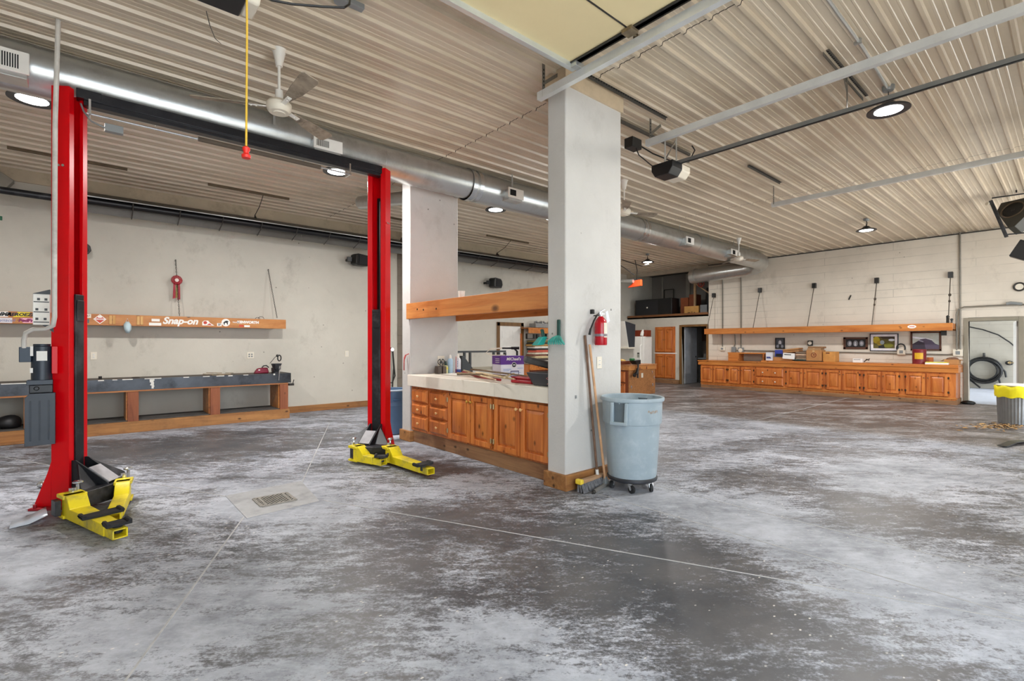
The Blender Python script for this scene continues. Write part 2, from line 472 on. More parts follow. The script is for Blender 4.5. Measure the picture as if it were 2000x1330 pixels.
# walls
struct('wall_left', MB().box(XL-.2, YF, 0, XL, 11.4, ZC+.04), M_WALLA)
struct('wall_back', MB().box(XL, YA, 0, 5.5, YA+.2, ZC+.04).box(5.64, YA, 0, 12.2, YA+.2, ZC+.04).box(12.2, YA, 0, 12.35, 11.4, ZC+.04).box(12.3, 11.3, 0, 17.4, 11.5, ZC+.04), M_WALLA)
struct('wall_back_block', MB().box(5.5, YA-.012, 0, 5.64, YA+.2, ZC+.02), M_BLOCK)
fw = MB()
for x0, x1, z0, z1 in ((XL, -1.8, 0, ZC+.04), (-1.8, 3.3, 3.66, ZC+.04), (3.3, 9.45, 0, ZC+.04), (9.45, 14.05, 3.66, ZC+.04), (14.05, XB+.25, 0, ZC+.04)):  # the farther opening is added for daylight on the right wall
    fw.box(x0, YF-.2, z0, x1, YF, z1)
struct('wall_front', fw, M_WALLA)
DY0, DY1, DZ = .86, 1.68, 1.93          # doorway in the right wall
PY0, PY1, PZ = 8.12, 9.02, 1.99         # doorway under the loft
wb = MB()
wb.box(XB, YF, 0, XB+.2, DY0, ZC+.04).box(XB, DY0, DZ, XB+.2, DY1, ZC+.04).box(XB, DY1, 0, XB+.2, 8.05, ZC+.04)
struct('wall_right', wb, M_WALLB)
wp = MB()
wp.box(XB, 8.05, 0, XB+.12, PY0, 2.39).box(XB, PY0, PZ, XB+.12, PY1, 2.39).box(XB, PY1, 0, XB+.12, 11.3, 2.39)
struct('wall_pantry', wp, M_WALLA)
struct('wall_loft', MB().box(17.3, 8.05, 0, 17.45, 11.4, 4.1).box(XB+.2, 7.9, 0, 17.45, 8.05, 4.1), M_GREYW)
struct('trim_1', MB().box(17.2, 9.6, 2.40, 17.3, 9.75, 4.05).box(17.22, 10.75, 2.4, 17.3, 10.8, 4.05), mat('pale post', '#aaa69d', .7))
struct('floor_loft', MB().box(XB+.0, 8.05, 2.33, 17.3, 11.3, 2.395), mat('loft boards', '#6b5a48', .7))
struct('trim_2', MB().box(XB-.07, 8.06, 2.385, XB+.12, 11.25, 2.46), wood('dark ledge board', '#6b4222', '#8a5a30', 1, True, .6, .3), .004)
struct('trim_3', MB().box(XB-.05, 8.05, 3.90, XB+.14, 11.3, 4.06), mat('pale header', '#b9b0a0', .6))
WM_ = wall_mat('outer block', '#a39e92', course=.6, axis=1, bl=1.2)
struct('wall_beyond', MB().box(21.3, -1.5, 0, 21.5, 6.4, 3.25), WM_)
# white tin fascia where ceiling meets the back wall
struct('trim_4', MB().box(XL, YA-.05, 3.84, 12.2, YA, 4.03), mat('fascia tin', '#c2b49b', .5, 0, .12, 2, dirt='#6d5f4c', damt=.4))
struct('trim_5', MB().box(XB-.035, YF, 4.0, XB, 8.05, 4.02), M_DARKST)

# piers at the ends of the counter
P1 = (3.45, 3.20, 4.32, 3.44); P2 = (3.51, 6.28, 4.34, 6.52)
for k, (a, b, c, d) in enumerate((P1, P2)):
    struct('wall_pier', MB().box(a, b, 0, c, d, ZC), M_PIER, .012)
    struct('trim_%d' % (6+k), MB().box(a-.03, b-.035, 0, c+.03, d+.03, .15), M_PLANKX, .006)
struct('trim_8', MB().box(P1[0]-.018, P1[1]-.018, 3.87, P1[2]+.018, P1[3]+.018, 4.045), mat('cap tin', '#c9b69a', .5))
struct('baseboard_back', MB().box(2.96, YA-.03, 0, 5.5, YA, .13), M_PLANKX, .004)

# slab joints: hips running to the drain, pale filled grooves
jn = MB()
for a, b in (((1.64, 5.13), (3.28, 8.75)), ((.96, 4.42), (-.9, .36)), ((.96, 5.13), (-.9, 8.95)), ((1.6, 4.42), (3.58, .15)), ((3.6, 3.12), (3.63, -1.4)), ((4.24, 3.1), (4.24, -1.4)), ((9.25, 7.4), (9.25, -1.4)), ((9.3, 3.85), (14.9, 3.9))):
    jn.beam((*a, .0005), (*b, .0005), .010, .004)
struct('trim_9', jn, mat('joint filler', '#acacac', .85, 0, .2, 9))

# floor drain on its pale square pad
dr = thing('floor_drain', 'square floor drain with diagonal slots in a pale concrete pad', 'drain', (1.28, 4.77, 0))
q = [onZ(440, 969), onZ(482, 1013), onZ(624, 979), onZ(588, 940)]
pd = MB(); qi = [(p.x, p.y) for p in q]
pd.prism(qi, 0, .004)
part(dr, 'concrete_pad', pd, mat('pad concrete', '#a6a7a9', .8, 0, .1, 8, dirt='#6d6d70', damt=.5))
g = [onZ(495, 977), onZ(510, 991), onZ(578, 978), onZ(557, 964)]
c = sum(g, Vector())/4; ux = ((g[3]-g[0])+(g[2]-g[1])).normalized(); uy = Vector((-ux.y, ux.x, 0))
W = (g[3]-g[0]).length; H = (g[1]-g[0]).length
W, H = .40, .40; c.z = 0
c = Vector((1.272, 4.712, 0))
fr = MB(); fr.M = Matrix(((1,0,0,c.x),(0,1,0,c.y),(0,0,1,0),(0,0,0,1)))
hw = .14
part(dr, 'sump', MB().box(c.x-hw, c.y-hw, .0042, c.x+hw, c.y+hw, .005), mat('sump black', '#060606', .9))
for s in (-1, 1):
    fr.box(s*hw-.012, -hw, .004, s*hw+.012, hw, .012); fr.box(-hw, s*hw-.012, .004, hw, s*hw+.012, .012)
for k in range(-6, 7):
    o = k*.04
    a = max(-hw, o-hw); b = min(hw, o+hw)
    fr.beam((a, a-o, .009), (b, b-o, .009), .013, .008)
for xx in (-.10, .10): fr.box(xx-.008, -hw, .006, xx+.008, hw, .0135)
fr.M = Matrix()
part(dr, 'grate', fr, mat('iron grate', '#8f8b84', .6, .3, .2, 20))

# ---------------------------------------------------------------- openings
# overhead door of the open bay, rolled up flat under the ceiling
door = bpy.data.objects.new('door_1', None); COL.objects.link(door); door['kind'] = 'structure'
DZ0 = 3.83
M_DOOR = mat('cream door foam', '#e3d3a6', .55, 0, .05, 1.2)
yy = 2.86
for k in range(5):
    y1 = yy-.60
    o = part(door, 'door_section', MB().box(-1.75, y1+.006, DZ0, 3.2, yy, DZ0+.05), M_DOOR, 0)
    e = part(o, 'end_stile', MB().box(3.16, y1+.006, DZ0-.012, 3.215, yy, DZ0+.052).box(3.14, y1+.006, DZ0-.012, 3.2, yy, DZ0-.004), M_DARKST)
    part(o, 'section_joint', MB().box(-1.75, y1, DZ0-.004, 3.2, y1+.012, DZ0+.045), M_DARKST)
    h = MB()
    h.box(3.12, y1-.045, DZ0-.035, 3.21, y1+.05, DZ0-.006).cyl((3.17, y1, DZ0-.025), (3.27, y1, DZ0-.025), .010, n=10).cyl((3.235, y1, DZ0-.03), (3.262, y1, DZ0-.03), .024, n=14)
    part(o, 'hinge', h, mat('hinge zinc', '#8c7d66', .4, .7, .25, 20), .002)
    yy = y1
part(door, 'bottom_rail', MB().box(-1.75, 2.86, DZ0-.045, 3.22, 2.905, DZ0+.055), mat('door aluminium', '#c9cfd0', .35, .6, .06, 4), .003)
part(door, 'bottom_bracket', MB().box(3.15, 2.80, DZ0-.05, 3.255, 2.86, DZ0-.006).cyl((3.2, 2.83, DZ0-.03), (3.26, 2.83, DZ0-.03), .012, n=10), M_GALV, .003)
# closed door of the second bay, behind the camera to the right
d2 = bpy.data.objects.new('door_2', None); COL.objects.link(d2); d2['kind'] = 'structure'
for k in range(6): part(d2, 'door_section', MB().box(5.0, YF, .6*k+.006, 8.7, YF+.05, .6*k+.6), M_DOOR)

# back door in the plaster wall behind the counter
d3 = bpy.data.objects.new('door_3', None); COL.objects.link(d3); d3['kind'] = 'structure'
fm = MB()
fm.box(8.50, YA-.03, 0, 8.60, YA, 2.0).box(9.38, YA-.03, 0, 9.48, YA, 2.0).box(8.50, YA-.03, 1.9, 9.48, YA, 2.0)
part(d3, 'door_frame', fm, wood('brown door casing', '#6b4a24', '#86602f', 2, False, .5), .004)
lf = MB().box(8.6, YA-.012, .01, 9.38, YA, 1.9)
for cx in (8.79, 9.19):
    for z0, z1 in ((.15, .75), (.85, 1.42), (1.52, 1.78)):
        lf.box(cx-.13, YA-.018, z0, cx+.13, YA-.012, z1); lf.box(cx-.10, YA-.024, z0+.04, cx+.10, YA-.018, z1-.04)
part(d3, 'door_leaf', lf, M_WHITE, .003)
part(d3, 'door_knob', MB().ball((8.66, YA-.06, .95), .028).cyl((8.66, YA-.06, .95), (8.66, YA, .95), .012, n=8), M_BRASS)

# doorway under the loft, leaf swung inward
d4 = bpy.data.objects.new('door_4', None); COL.objects.link(d4); d4['kind'] = 'structure'
fm = MB()
fm.box(XB-.03, PY1, 0, XB+.13, PY1+.09, PZ+.07).box(XB-.03, PY0-.065, 0, XB+.13, PY0, PZ+.07).box(XB-.03, PY0, PZ, XB+.13, PY1, PZ+.07)
part(d4, 'door_frame', fm, wood('brown door casing', '#6b4a24', '#86602f', 2, False, .5), .004)
lf = MB(); lf.M = Matrix.Translation((XB+.13, PY1-.01, 0)) @ Matrix.Rotation(math.radians(0), 4, 'Z')
lf.box(0, -.04, .01, .80, 0, PZ-.01); lf.M = Matrix()
part(d4, 'door_leaf', lf, mat('grey blue door', '#aab0b8', .5), .003)
kb = MB(); p = Matrix.Translation((XB+.13, PY1-.01, 0)) @ Matrix.Rotation(math.radians(0), 4, 'Z') @ Vector((.70, -.045, .95))
kb.ball(p, .03); part(d4, 'door_knob', kb, M_BLACK)

# doorway at the far right, leaf open to the room beyond
d5 = bpy.data.objects.new('door_5', None); COL.objects.link(d5); d5['kind'] = 'structure'
fm = MB()
fm.box(XB-.02, DY1, 0, XB+.22, DY1+.085, DZ+.08).box(XB-.02, DY0-.085, 0, XB+.22, DY0, DZ+.08).box(XB-.02, DY0, DZ, XB+.22, DY1, DZ+.08)
part(d5, 'door_frame', fm, mat('grey door frame', '#8f8878', .5, .1, .08, 5), .004)
lf = MB(); lf.M = Matrix.Translation((XB+.22, DY0, 0)) @ Matrix.Rotation(math.radians(7), 4, 'Z') @ Matrix.Translation((-XB-.22, -DY0, 0))
lf.box(XB+.22, DY0+.0, .02, XB+1.02, DY0+.045, DZ-.01)
for z in (.25, .5, 1.0, 1.35, 1.55, 1.75): lf.cyl((XB+.55, DY0+.045, z), (XB+.55, DY0+.049, z), .012, n=8)
part(d5, 'door_leaf', lf, M_WHITE, .003)
part(d5, 'door_knob', MB().ball((XB+.93, DY0+.20, .95), .032).cyl((XB+.93, DY0+.12, .95), (XB+.93, DY0+.20, .95), .012, n=8), M_BRASS)
# ================================================================ CAR LIFT
def rzm(x, y, a, z=0): return Matrix.Translation((x, y, z)) @ Matrix.Rotation(a, 4, 'Z')
LZ = 3.60
lift = thing('two_post_car_lift', 'red two-post car lift with yellow arms and black overhead beam', 'car lift', (1.4, 5.75, 0))
C_OUT = lambda D, W, lip, t: [(-D/2, -W/2), (D/2, -W/2), (D/2, -W/2+lip), (D/2-.028, -W/2+lip), (D/2-.028, -W/2+t), (-D/2+t, -W/2+t), (-D/2+t, W/2-t), (D/2-.028, W/2-t), (D/2-.028, W/2-lip), (D/2, W/2-lip), (D/2, W/2), (-D/2, W/2)]
def lift_post(cx, cy, ang, W, D, side):
    """local +X is the open side of the C-section"""
    Mx = rzm(cx, cy, ang)
    mb = MB(); mb.M = Mx
    mb.prism(C_OUT(D, W, W*.27, .012), .02, LZ)
    post = part(lift, 'post', mb, M_RED, .004)
    g = MB(); g.M = Mx
    for s in (-1, 1):
        y = s*(W/2-.006)
        g.prism([(-D/2, .02), (-D/2, .40), (-D/2-.03, .30), (-D/2-.125, .05), (-D/2-.125, .02)], y-.006, y+.006, 'y')
    part(post, 'gusset', g, M_RED, .002)
    b = MB(); b.M = Mx
    b.box(-D/2-.14, -W/2-.05, 0, D/2+.16, W/2+.05, .02)
    for x in (-D/2-.10, D/2+.10):
        for y in (-W/2-.03, W/2+.03): b.cyl((x, y, .02), (x, y, .05), .014, n=6)
    part(post, 'base_plate', b, mat('red base plate', '#9c1220', .5, 0, .15, 6, dirt='#4a3a34', damt=.6), .003)
    for y in (-W/2-.002, W/2+.002):
        for x in (-.01, .025):
            bl = MB(); bl.M = Mx; bl.cyl((x, y-.006, 2.92), (x, y+.006, 2.92), .011, n=8)
            part(post, 'bolt', bl, M_CHROME)
    ch = MB(); ch.M = Mx; ch.box(-D/2+.015, -.035, 1.8, -D/2+.05, .035, LZ-.35); ch.cyl((0, .02, 1.8), (0, .02, LZ-.4), .016, n=10)
    part(post, 'lifting_cylinder', ch, mat('cylinder black', '#241a1c', .35, .4, .2, 6))
    ca = MB(); ca.M = Mx
    ca.box(-D/2+.03, -W*.225, .12, D/2+.012, W*.225, 1.83)
    ca.box(D/2+.012, -W*.19, 1.60, D/2+.02, W*.19, 1.78)
    car = part(lift, 'carriage', ca, M_BLACKM, .004)
    w = MB(); w.M = Mx
    for s in (-1, 1):
        y = s*.075
        w.prism([(D/2, .16), (D/2, .40), (D/2+.03, .40), (D/2+.29, .20), (D/2+.29, .16)], y-.007, y+.007, 'y')
        # wing plates standing across, bracing the crossbar
        w.hexa([(D/2+.20, s*.09, .19), (D/2+.215, s*.09, .19), (D/2+.06, s*.09, .37), (D/2+.045, s*.09, .37)] if s > 0 else [(D/2+.045, s*.09, .37), (D/2+.06, s*.09, .37), (D/2+.215, s*.09, .19), (D/2+.20, s*.09, .19)],
               [(D/2+.20, s*.27, .19), (D/2+.215, s*.27, .19), (D/2+.205, s*.27, .215), (D/2+.19, s*.27, .215)] if s > 0 else [(D/2+.19, s*.27, .215), (D/2+.205, s*.27, .215), (D/2+.215, s*.27, .19), (D/2+.20, s*.27, .19)])
    part(car, 'gusset', w, M_BLACKM, .002)
    rp = MB(); rp.M = Mx
    rp.hexa([(D/2+.28, -.068, .20), (D/2+.29, -.068, .21), (D/2+.13, -.068, .335), (D/2+.12, -.068, .325)], [(D/2+.28, .068, .20), (D/2+.29, .068, .21), (D/2+.13, .068, .335), (D/2+.12, .068, .325)])
    part(car, 'sloped_plate', rp, mat('dusty plate', '#a5a3a6', .7, .1, .15, 10))
    return post, car
AL, AR = math.radians(-34), math.radians(180+34)
pl, cl = lift_post(-.112, 5.76, AL, .212, .14, 1)
pr, cr = lift_post(2.80, 5.80, AR, .25, .13, -1)

def crossbar(car, e0, e1, conn):
    mb = MB().beam((*e0, .125), (*e1, .125), .14, .13)
    mb.beam((*conn, .13), tuple((Vector(e0)+Vector(e1))/2)+(.13,), .18, .11)
    part(car, 'crossbar', mb, M_BLACKM, .004)
    for e in (e0, e1):
        pn = MB(); pn.cyl((*e, .03), (*e, .235), .026, n=14); pn.ball((e[0]+.03, e[1]+.02, .27), .028, 10, (1.3, 1, .6)); pn.cyl((e[0]+.03, e[1]+.02, .19), (e[0]+.03, e[1]+.02, .27), .012, n=8)
        part(car, 'pivot_pin', pn, M_CHROME)
crossbar(cl, (-.085, 5.34), (.255, 5.62), (.02, 5.66))
crossbar(cr, (2.38, 5.64), (2.70, 5.34), (2.66, 5.66))

def arm(root, tip, pad, pad_rz, pad_l=.16, hw_=.065):
    d = (Vector(tip)-Vector(root)); L = d.length; a = math.atan2(d.y, d.x)
    mb = MB(); mb.M = rzm(root[0], root[1], a)
    # forked root block, then the lower channel with an open tube end
    mb.box(-.085, -hw_-.012, .175, .06, hw_+.012, .205); mb.box(-.085, -hw_-.012, .025, .06, hw_+.012, .05)
    mb.prism([(-.01, .03), (.16, .03), (.16, .12), (.10, .19), (.06, .205), (-.01, .205)], -hw_, hw_, 'y')
    x1 = L-.14
    mb.prism([(.15, -hw_), (x1, -.05), (x1, .05), (.15, hw_)], .03, .115)
    part_ = part(lift, 'arm', mb, M_YEL, .005)
    e = MB(); e.M = mb.M
    e.box(x1, -.045, .034, L, .045, .042).box(x1, -.045, .092, L, .045, .10).box(x1, -.045, .034, L, -.036, .10).box(x1, .036, .034, L, .045, .10)
    part(part_, 'arm_extension', e, M_YEL, .002)
    if root[0] > 0: gear = False
    else: gear = True
    st = MB(); st.M = mb.M; st.box(-.06, -hw_-.05, .05, .03, -hw_-.013, .17)
    if gear: part(part_, 'pivot_gear', st, M_BLACKM, .003)
    p = MB(); p.M = rzm(pad[0], pad[1], pad_rz)
    p.box(-pad_l/2, -.05, .116, pad_l/2, .05, .135)
    p.prism([(-pad_l/2, .135), (-pad_l/2+.03, .135), (-pad_l/2+.02, .15), (-pad_l/2, .15)], -.05, .05, 'y')
    p.prism([(pad_l/2-.03, .135), (pad_l/2, .135), (pad_l/2, .15), (pad_l/2-.02, .15)], -.05, .05, 'y')
    p.cyl((0, 0, .06), (0, 0, .12), .03, n=12)
    part(part_, 'lift_pad', p, M_RUBBER, .004)
arm((-.085, 5.28), (.178, 4.41), (.165, 4.47), math.radians(12), .15)
arm((.245, 5.50), (.155, 4.84), (.085, 4.80), math.radians(14), .25, .052)
arm((2.41, 5.56), (2.53, 5.12), (2.53, 5.18), math.radians(-35), .15, .055)
arm((2.69, 5.27), (2.72, 4.43), (2.69, 4.54), math.radians(3), .20)

bm_ = MB()
bm_.prism([(5.715, 3.50), (5.80, 3.50), (5.80, 3.52), (5.735, 3.52), (5.735, 3.545), (5.72, 3.55), (5.72, 3.61), (5.80, 3.61), (5.80, 3.625), (5.705, 3.625), (5.705, 3.545), (5.715, 3.54)], -.02, 2.80, 'x')
bm_.box(-.07, 5.70, 3.55, .10, 5.80, 3.63); bm_.box(2.70, 5.70, 3.53, 2.84, 5.80, 3.60)
part(lift, 'overhead_beam', bm_, mat('beam black', '#202126', .35, .3, .15, 4, dirt='#5a5a5c', damt=.2), .003)
sb = MB().cyl((.0, 5.62, 3.40), (2.36, 5.62, 3.40), .009, n=10)
for x in (.02, 2.34): sb.box(x-.008, 5.60, 3.39, x+.008, 5.74, 3.52)
shut = part(lift, 'shutoff_bar', sb, M_CHROME)
part(shut, 'bar_padding', MB().cyl((.82, 5.62, 3.40), (2.0, 5.62, 3.40), .022, n=12), mat('brown foam', '#5d5247', .8))
lb = MB().box(.12, 5.63, 3.29, .25, 5.69, 3.355); lb.tube([(.12, 5.66, 3.32), (.03, 5.66, 3.35), (-.02, 5.68, 3.43), (-.04, 5.7, 3.50)], .008)
part(lift, 'limit_switch', lb, M_GREY, .004)

# power unit on the outer side of the left post
pw = MB(); cx, cy = -.285, 5.72
pw.cyl((cx, cy, 1.08), (cx, cy, 1.38), .068, n=22).cyl((cx, cy, 1.38), (cx, cy, 1.40), .055, n=22).box(cx-.09, cy-.07, 1.06, cx+.07, cy+.07, 1.10)
pu = part(lift, 'power_unit', pw, mat('motor slate', '#2b3440', .4, .1, .12, 8), .003)
tk = MB().prism([(cx-.10, .56), (cx+.085, .56), (cx+.085, .99), (cx-.07, .99), (cx-.10, .955)], cy-.09, cy+.08, 'y')
for x in (cx-.065, cx-.01, cx+.045): tk.box(x-.004, cy-.094, .60, x+.004, cy-.09, .93)
part(pu, 'oil_tank', tk, mat('tank slate', '#333a44', .45, 0, .12, 6), .008)
part(pu, 'pump_block', MB().box(cx-.075, cy-.06, .99, cx+.07, cy+.06, 1.06).cyl((cx-.03, cy-.07, 1.03), (cx-.03, cy+.0, 1.03), .018, n=10), M_BLACKM, .006)
part(pu, 'junction_box', MB().box(cx-.135, cy-.05, 1.25, cx-.062, cy+.04, 1.375), mat('box slate', '#2c3a4a', .45), .004)
part(pu, 'bracket', MB().box(cx+.062, cy-.075, 1.15, cx+.10, cy+.05, 1.38), M_RED, .003)
lbl = MB().box(cx-.03, cy-.0695, 1.26, cx+.035, cy-.066, 1.34).box(cx-.068, cy-.055, 1.30, cx-.05, cy-.035, 1.38).box(cx-.07, cy-.055, 1.16, cx-.052, cy-.035, 1.20)
part(pu, 'rating_label', lbl, M_PAPER)
bx = MB().box(cx-.055, 5.70, 1.56, cx+.05, 5.78, 1.82)
cb = part(lift, 'control_box', bx, mat('warning label white', '#e8e6df', .5), .003)
part(cb, 'lid', MB().prism([(cx-.055, 1.82), (cx+.05, 1.82), (cx+.05, 1.86)], 5.69, 5.79, 'y'), M_BLACKM)
lm = MB()
for z in (1.605, 1.69, 1.775): lm.box(cx-.05, 5.6985, z-.026, cx+.045, 5.70, z-.018)
for k, (z, x) in enumerate(((1.60, -.03), (1.60, .02), (1.68, -.03), (1.68, .025), (1.765, -.02), (1.765, .025))): lm.box(cx+x-.009, 5.6985, z+.0, cx+x+.009, 5.70, z+.02)
part(cb, 'label_print', lm, M_BLACK)
part(lift, 'box_bracket', MB().prism([(cx-.0, 1.56), (cx+.11, 1.56), (cx+.11, 1.47), (cx+.08, 1.49)], 5.70, 5.75, 'y'), M_BLACKM)

cd = MB().tube([(-.175, 5.44, 4.05), (-.195, 5.46, 3.2), (-.2, 5.5, 2.0), (-.2, 5.5, 1.62), (-.21, 5.52, 1.55), (-.25, 5.55, 1.525), (-.33, 5.6, 1.52), (-.375, 5.63, 1.49), (-.39, 5.66, 1.43), (-.39, 5.68, 1.37)], .017, 10)
solo('power_conduit', cd, mat('painted conduit', '#cfcbc4', .5, 0, .15, 8, dirt='#77705f', damt=.5), 'pale conduit dropping from the ceiling down the left red lift post', 'conduit')
sh = MB(); sh.M = rzm(-.36, 5.40, math.radians(15))
sh.add([(-.11, -.09, .002), (.0, -.09, .006), (.11, -.08, .04), (-.07, .07, .012), (.03, .07, .03), (.13, .06, .075)], [(0, 1, 4, 3), (1, 2, 5, 4)]); sh.M = Matrix()
o = solo('paper_sheet', sh, mat('plastic sleeve', '#c3c8d2', .25, 0, .05, 4), 'bent clear sheet leaning at the foot of the left lift post', 'paper')
m = o.modifiers.new('thick', 'SOLIDIFY'); m.thickness = .003

# ================================================================ DUCT ALONG THE CEILING
DYC, DZC, DR = 6.00, 3.795, .215
duct = thing('round_duct', 'long round galvanised duct under the ceiling with white registers', 'duct', (-4.4, DYC, DZC))
def duct_run(x0, x1, r): return MB().cyl((x0, DYC, DZC), (x1, DYC, DZC), r, n=40)
part(duct, 'duct_run', duct_run(XL, 4.28, DR), M_GALV)
r2 = .225
path = [(4.28, DYC, DZC-.012), (14.55, DYC, DZC-.012)]
for k in range(1, 10):
    a = -PI/2+PI/2*k/9; path.append((14.55+.62*math.cos(a), DYC+.62+.62*math.sin(a), DZC-.012-.012*k))
path += [(15.17, 8.40, DZC-.17)]
part(duct, 'duct_run', MB().tube(path, r2, 40), M_GALV)
for x, r in ((4.28, .238), (4.40, .231), (8.6, .238), (8.75, .231)):
    part(duct, 'collar', MB().tube([(x, DYC, DZC-.006), (x+.07, DYC, DZC-.006)], r, 40), mat('bright galvanised', '#c6c9c9', .25, .9, .05, 4))
for x in (.52, 1.95, 2.9, 6.1, 7.3, 10.9): part(duct, 'seam', MB().tube([(x, DYC, DZC-.003), (x+.012, DYC, DZC-.003)], DR+.004 if x < 4.3 else r2+.012, 40), M_GALV)
el = MB().tube([(15.16, 8.2, DZC-.15), (15.17, 8.3, DZC-.16)], .24, 40)
part(duct, 'collar', el, M_GALV)
for x in (1.55, 5.0, 9.9, 11.2, 12.5, 13.4): part(duct, 'hanger_strap', MB().box(x-.012, DYC-.24, 3.80, x+.012, DYC-.236, 4.04), M_GALV)
def register(x0, x1, z0, z1, y, slots, vert):
    b = MB().box(x0+.015, y, z0-.035, x1-.015, DYC-.1, z1-.02)
    rg = part(duct, 'register_boot', b, M_GALV, .003)
    f = MB().box(x0, y-.02, z0, x1, y, z1)
    fp = part(rg, 'register_face', f, M_WHITE, .004)
    s = MB()
    sx0, sx1 = slots
    if vert:
        n = 24 if sx1-sx0 > .2 else 12
        for k in range(n):
            x = sx0+(sx1-sx0)*(k+.5)/n; s.box(x-(sx1-sx0)/n*.27, y-.0215, z0+.03, x+(sx1-sx0)/n*.27, y-.0195, z1-.035)
    else:
        for k in range(7):
            z = z0+.03+(z1-z0-.06)*(k+.5)/7; s.box(sx0, y-.0215, z-.007, sx1, y-.0195, z+.007)
    part(rg, 'register_slot', s, mat('slot black', '#0d0d0d', .8))
register(-.80, -.36, 3.63, 3.81, 5.72, (-.78, -.42), True)
register(1.955, 2.29, 3.645, 3.785, 5.72, (1.985, 2.13), True)
register(4.86, 5.17, 3.65, 3.80, 5.70, (4.89, 5.01), False)
register(10.03, 10.36, 3.63, 3.79, 5.69, (10.09, 10.22), False)
register(12.18, 12.55, 3.63, 3.79, 5.69, (12.25, 12.39), False)
br = MB().tube([(4.35, DYC+.1, DZC-.05), (4.1, 7.0, 3.80), (3.6, 8.2, 3.86)], .11, 20)
part(duct, 'branch_pipe', br, M_GALV)
# flat grey flue panel at the far upper left
fl = MB().beam((-1.35, 10.22, 4.03), (-.86, 10.25, 3.70), .20, .20)
solo('flue_duct', fl, mat('flue grey', '#8a857a', .5, .4, .1, 4), 'grey rectangular flue sloping down to the heater at upper left', 'flue', bevel=.004)
# ================================================================ HEATER TUBE ALONG THE BACK WALL
HYc = 9.9
ht = thing('tube_heater', 'long black radiant tube heater with reflector hung along the back wall', 'heater', (2.0, HYc, 3.6))
part(ht, 'burner_tube', MB().cyl((-3.2, HYc, 3.575), (-.28, HYc, 3.555), .05, n=18), M_BLACKM)
part(ht, 'flex_collar', MB().cyl((-1.4, HYc, 3.575), (-.915, HYc, 3.572), .055, n=18), mat('foil', '#d9dde0', .25, .9, .15, 60))
part(ht, 'end_box', MB().box(-.30, HYc-.09, 3.40, -.16, HYc+.09, 3.73), M_BLACKM, .004)
rf = MB()
prof = [(9.70, 3.615), (9.705, 3.613), (9.84, 3.69), (10.02, 3.60), (10.06, 3.44), (10.065, 3.44), (10.028, 3.61), (9.84, 3.702)]
for x0, x1 in ((-.16, 3.2), (3.205, 6.6), (6.605, 10.6)): rf.prism(prof, x0, x1, 'x')
part(ht, 'reflector', rf, mat('reflector', '#5a564f', .4, .15, .15, 3, dirt='#37332e', damt=.5))
part(ht, 'radiant_tube', MB().cyl((-.16, 9.865, 3.585), (10.5, 9.865, 3.585), .062, n=18), mat('tube black', '#1b1a1c', .35, .3, .15, 4))
part(ht, 'reflector_lip', MB().box(-.16, 9.692, 3.606, 10.6, 9.704, 3.622), M_GALV)
for k in range(18):
    x = .55+.62*k
    part(ht, 'reflector_bracket', MB().tube([(x, 9.695, 3.60), (x, 9.80, 3.50), (x, 10.06, 3.425)], .008, 6), mat('bracket steel', '#4a4744', .5, .4, .1, 8))
for k, (x, xs0, xs1) in enumerate(((-.22, -.80, .46), (2.33, 1.50, 2.76), (8.05, 7.28, 8.65), (5.3, 4.7, 5.9))):
    ys = 9.32
    h = MB().box(xs0, ys-.02, 3.995, xs1, ys+.02, 4.035)
    hh = part(ht, 'ceiling_strut', h, mat('old strut', '#6d5f4b', .6, .3, .2, 6), .002)
    w = MB().tube([(x, ys, 4.0), (x, ys+.25, 3.85), (x, HYc-.02, 3.76)], .006, 6); w.prism([(HYc-.12, 3.69), (HYc-.02, 3.77), (HYc+.06, 3.66)], x-.006, x+.006, 'x')
    part(hh, 'hanger_wire', w, M_DARKST)

# ================================================================ CEILING FANS
def fan(loc, label, angs, L=.62, drop=.51):
    t = thing('ceiling_fan', label, 'ceiling fan', (loc[0], loc[1], 0), 0, 'ceiling fans')
    x, y = loc; z = ZC-drop
    part(t, 'canopy', MB().lathe([(.0, ZC-.15), (.028, ZC-.15), (.036, ZC-.10), (.055, ZC-.02), (.068, ZC-.0), (.068, ZC), (0, ZC)], (x, y, 0), 24), M_WHITE)
    part(t, 'downrod', MB().cyl((x, y, z+.10), (x, y, ZC-.14), .012, n=12).lathe([(.012, z+.15), (.032, z+.145), (.034, z+.07), (.03, z+.06)], (x, y, 0), 18), M_WHITE)
    part(t, 'motor', MB().lathe([(0, z-.068), (.05, z-.066), (.055, z-.058), (.085, z-.055), (.10, z-.035), (.105, z-.005), (.105, z+.02), (.085, z+.045), (.03, z+.062), (0, z+.062)], (x, y, 0), 32), M_IVORY)
    for a in angs:
        b = MB(); b.M = Matrix.Translation((x, y, z)) @ Matrix.Rotation(a, 4, 'Z') @ Matrix.Rotation(math.radians(-14), 4, 'X')
        b.prism([(.17, -.028), (L*.55, -.055), (L-.03, -.075), (L, -.055), (L, .055), (L-.03, .075), (L*.55, .062), (.17, .03)], -.004, .004)
        bl = part(t, 'blade', b, mat('dusty fan blade', '#a39684', .6, .1, .25, 9, dirt='#4f4338', damt=.7, dscale=7), .002)
        i = MB(); i.M = b.M; i.box(.085, -.02, -.012, .25, .02, -.004)
        for q in (.19, .23): i.cyl((q, 0, -.018), (q, 0, -.01), .008, n=8)
        part(bl, 'blade_iron', i, M_WHITE, .002)
    return t
f1 = (1.311, 4.718)
fan(f1, 'white ceiling fan with dusty blades over the car lift', [math.radians(a) for a in (274, 34, 154)], .70)
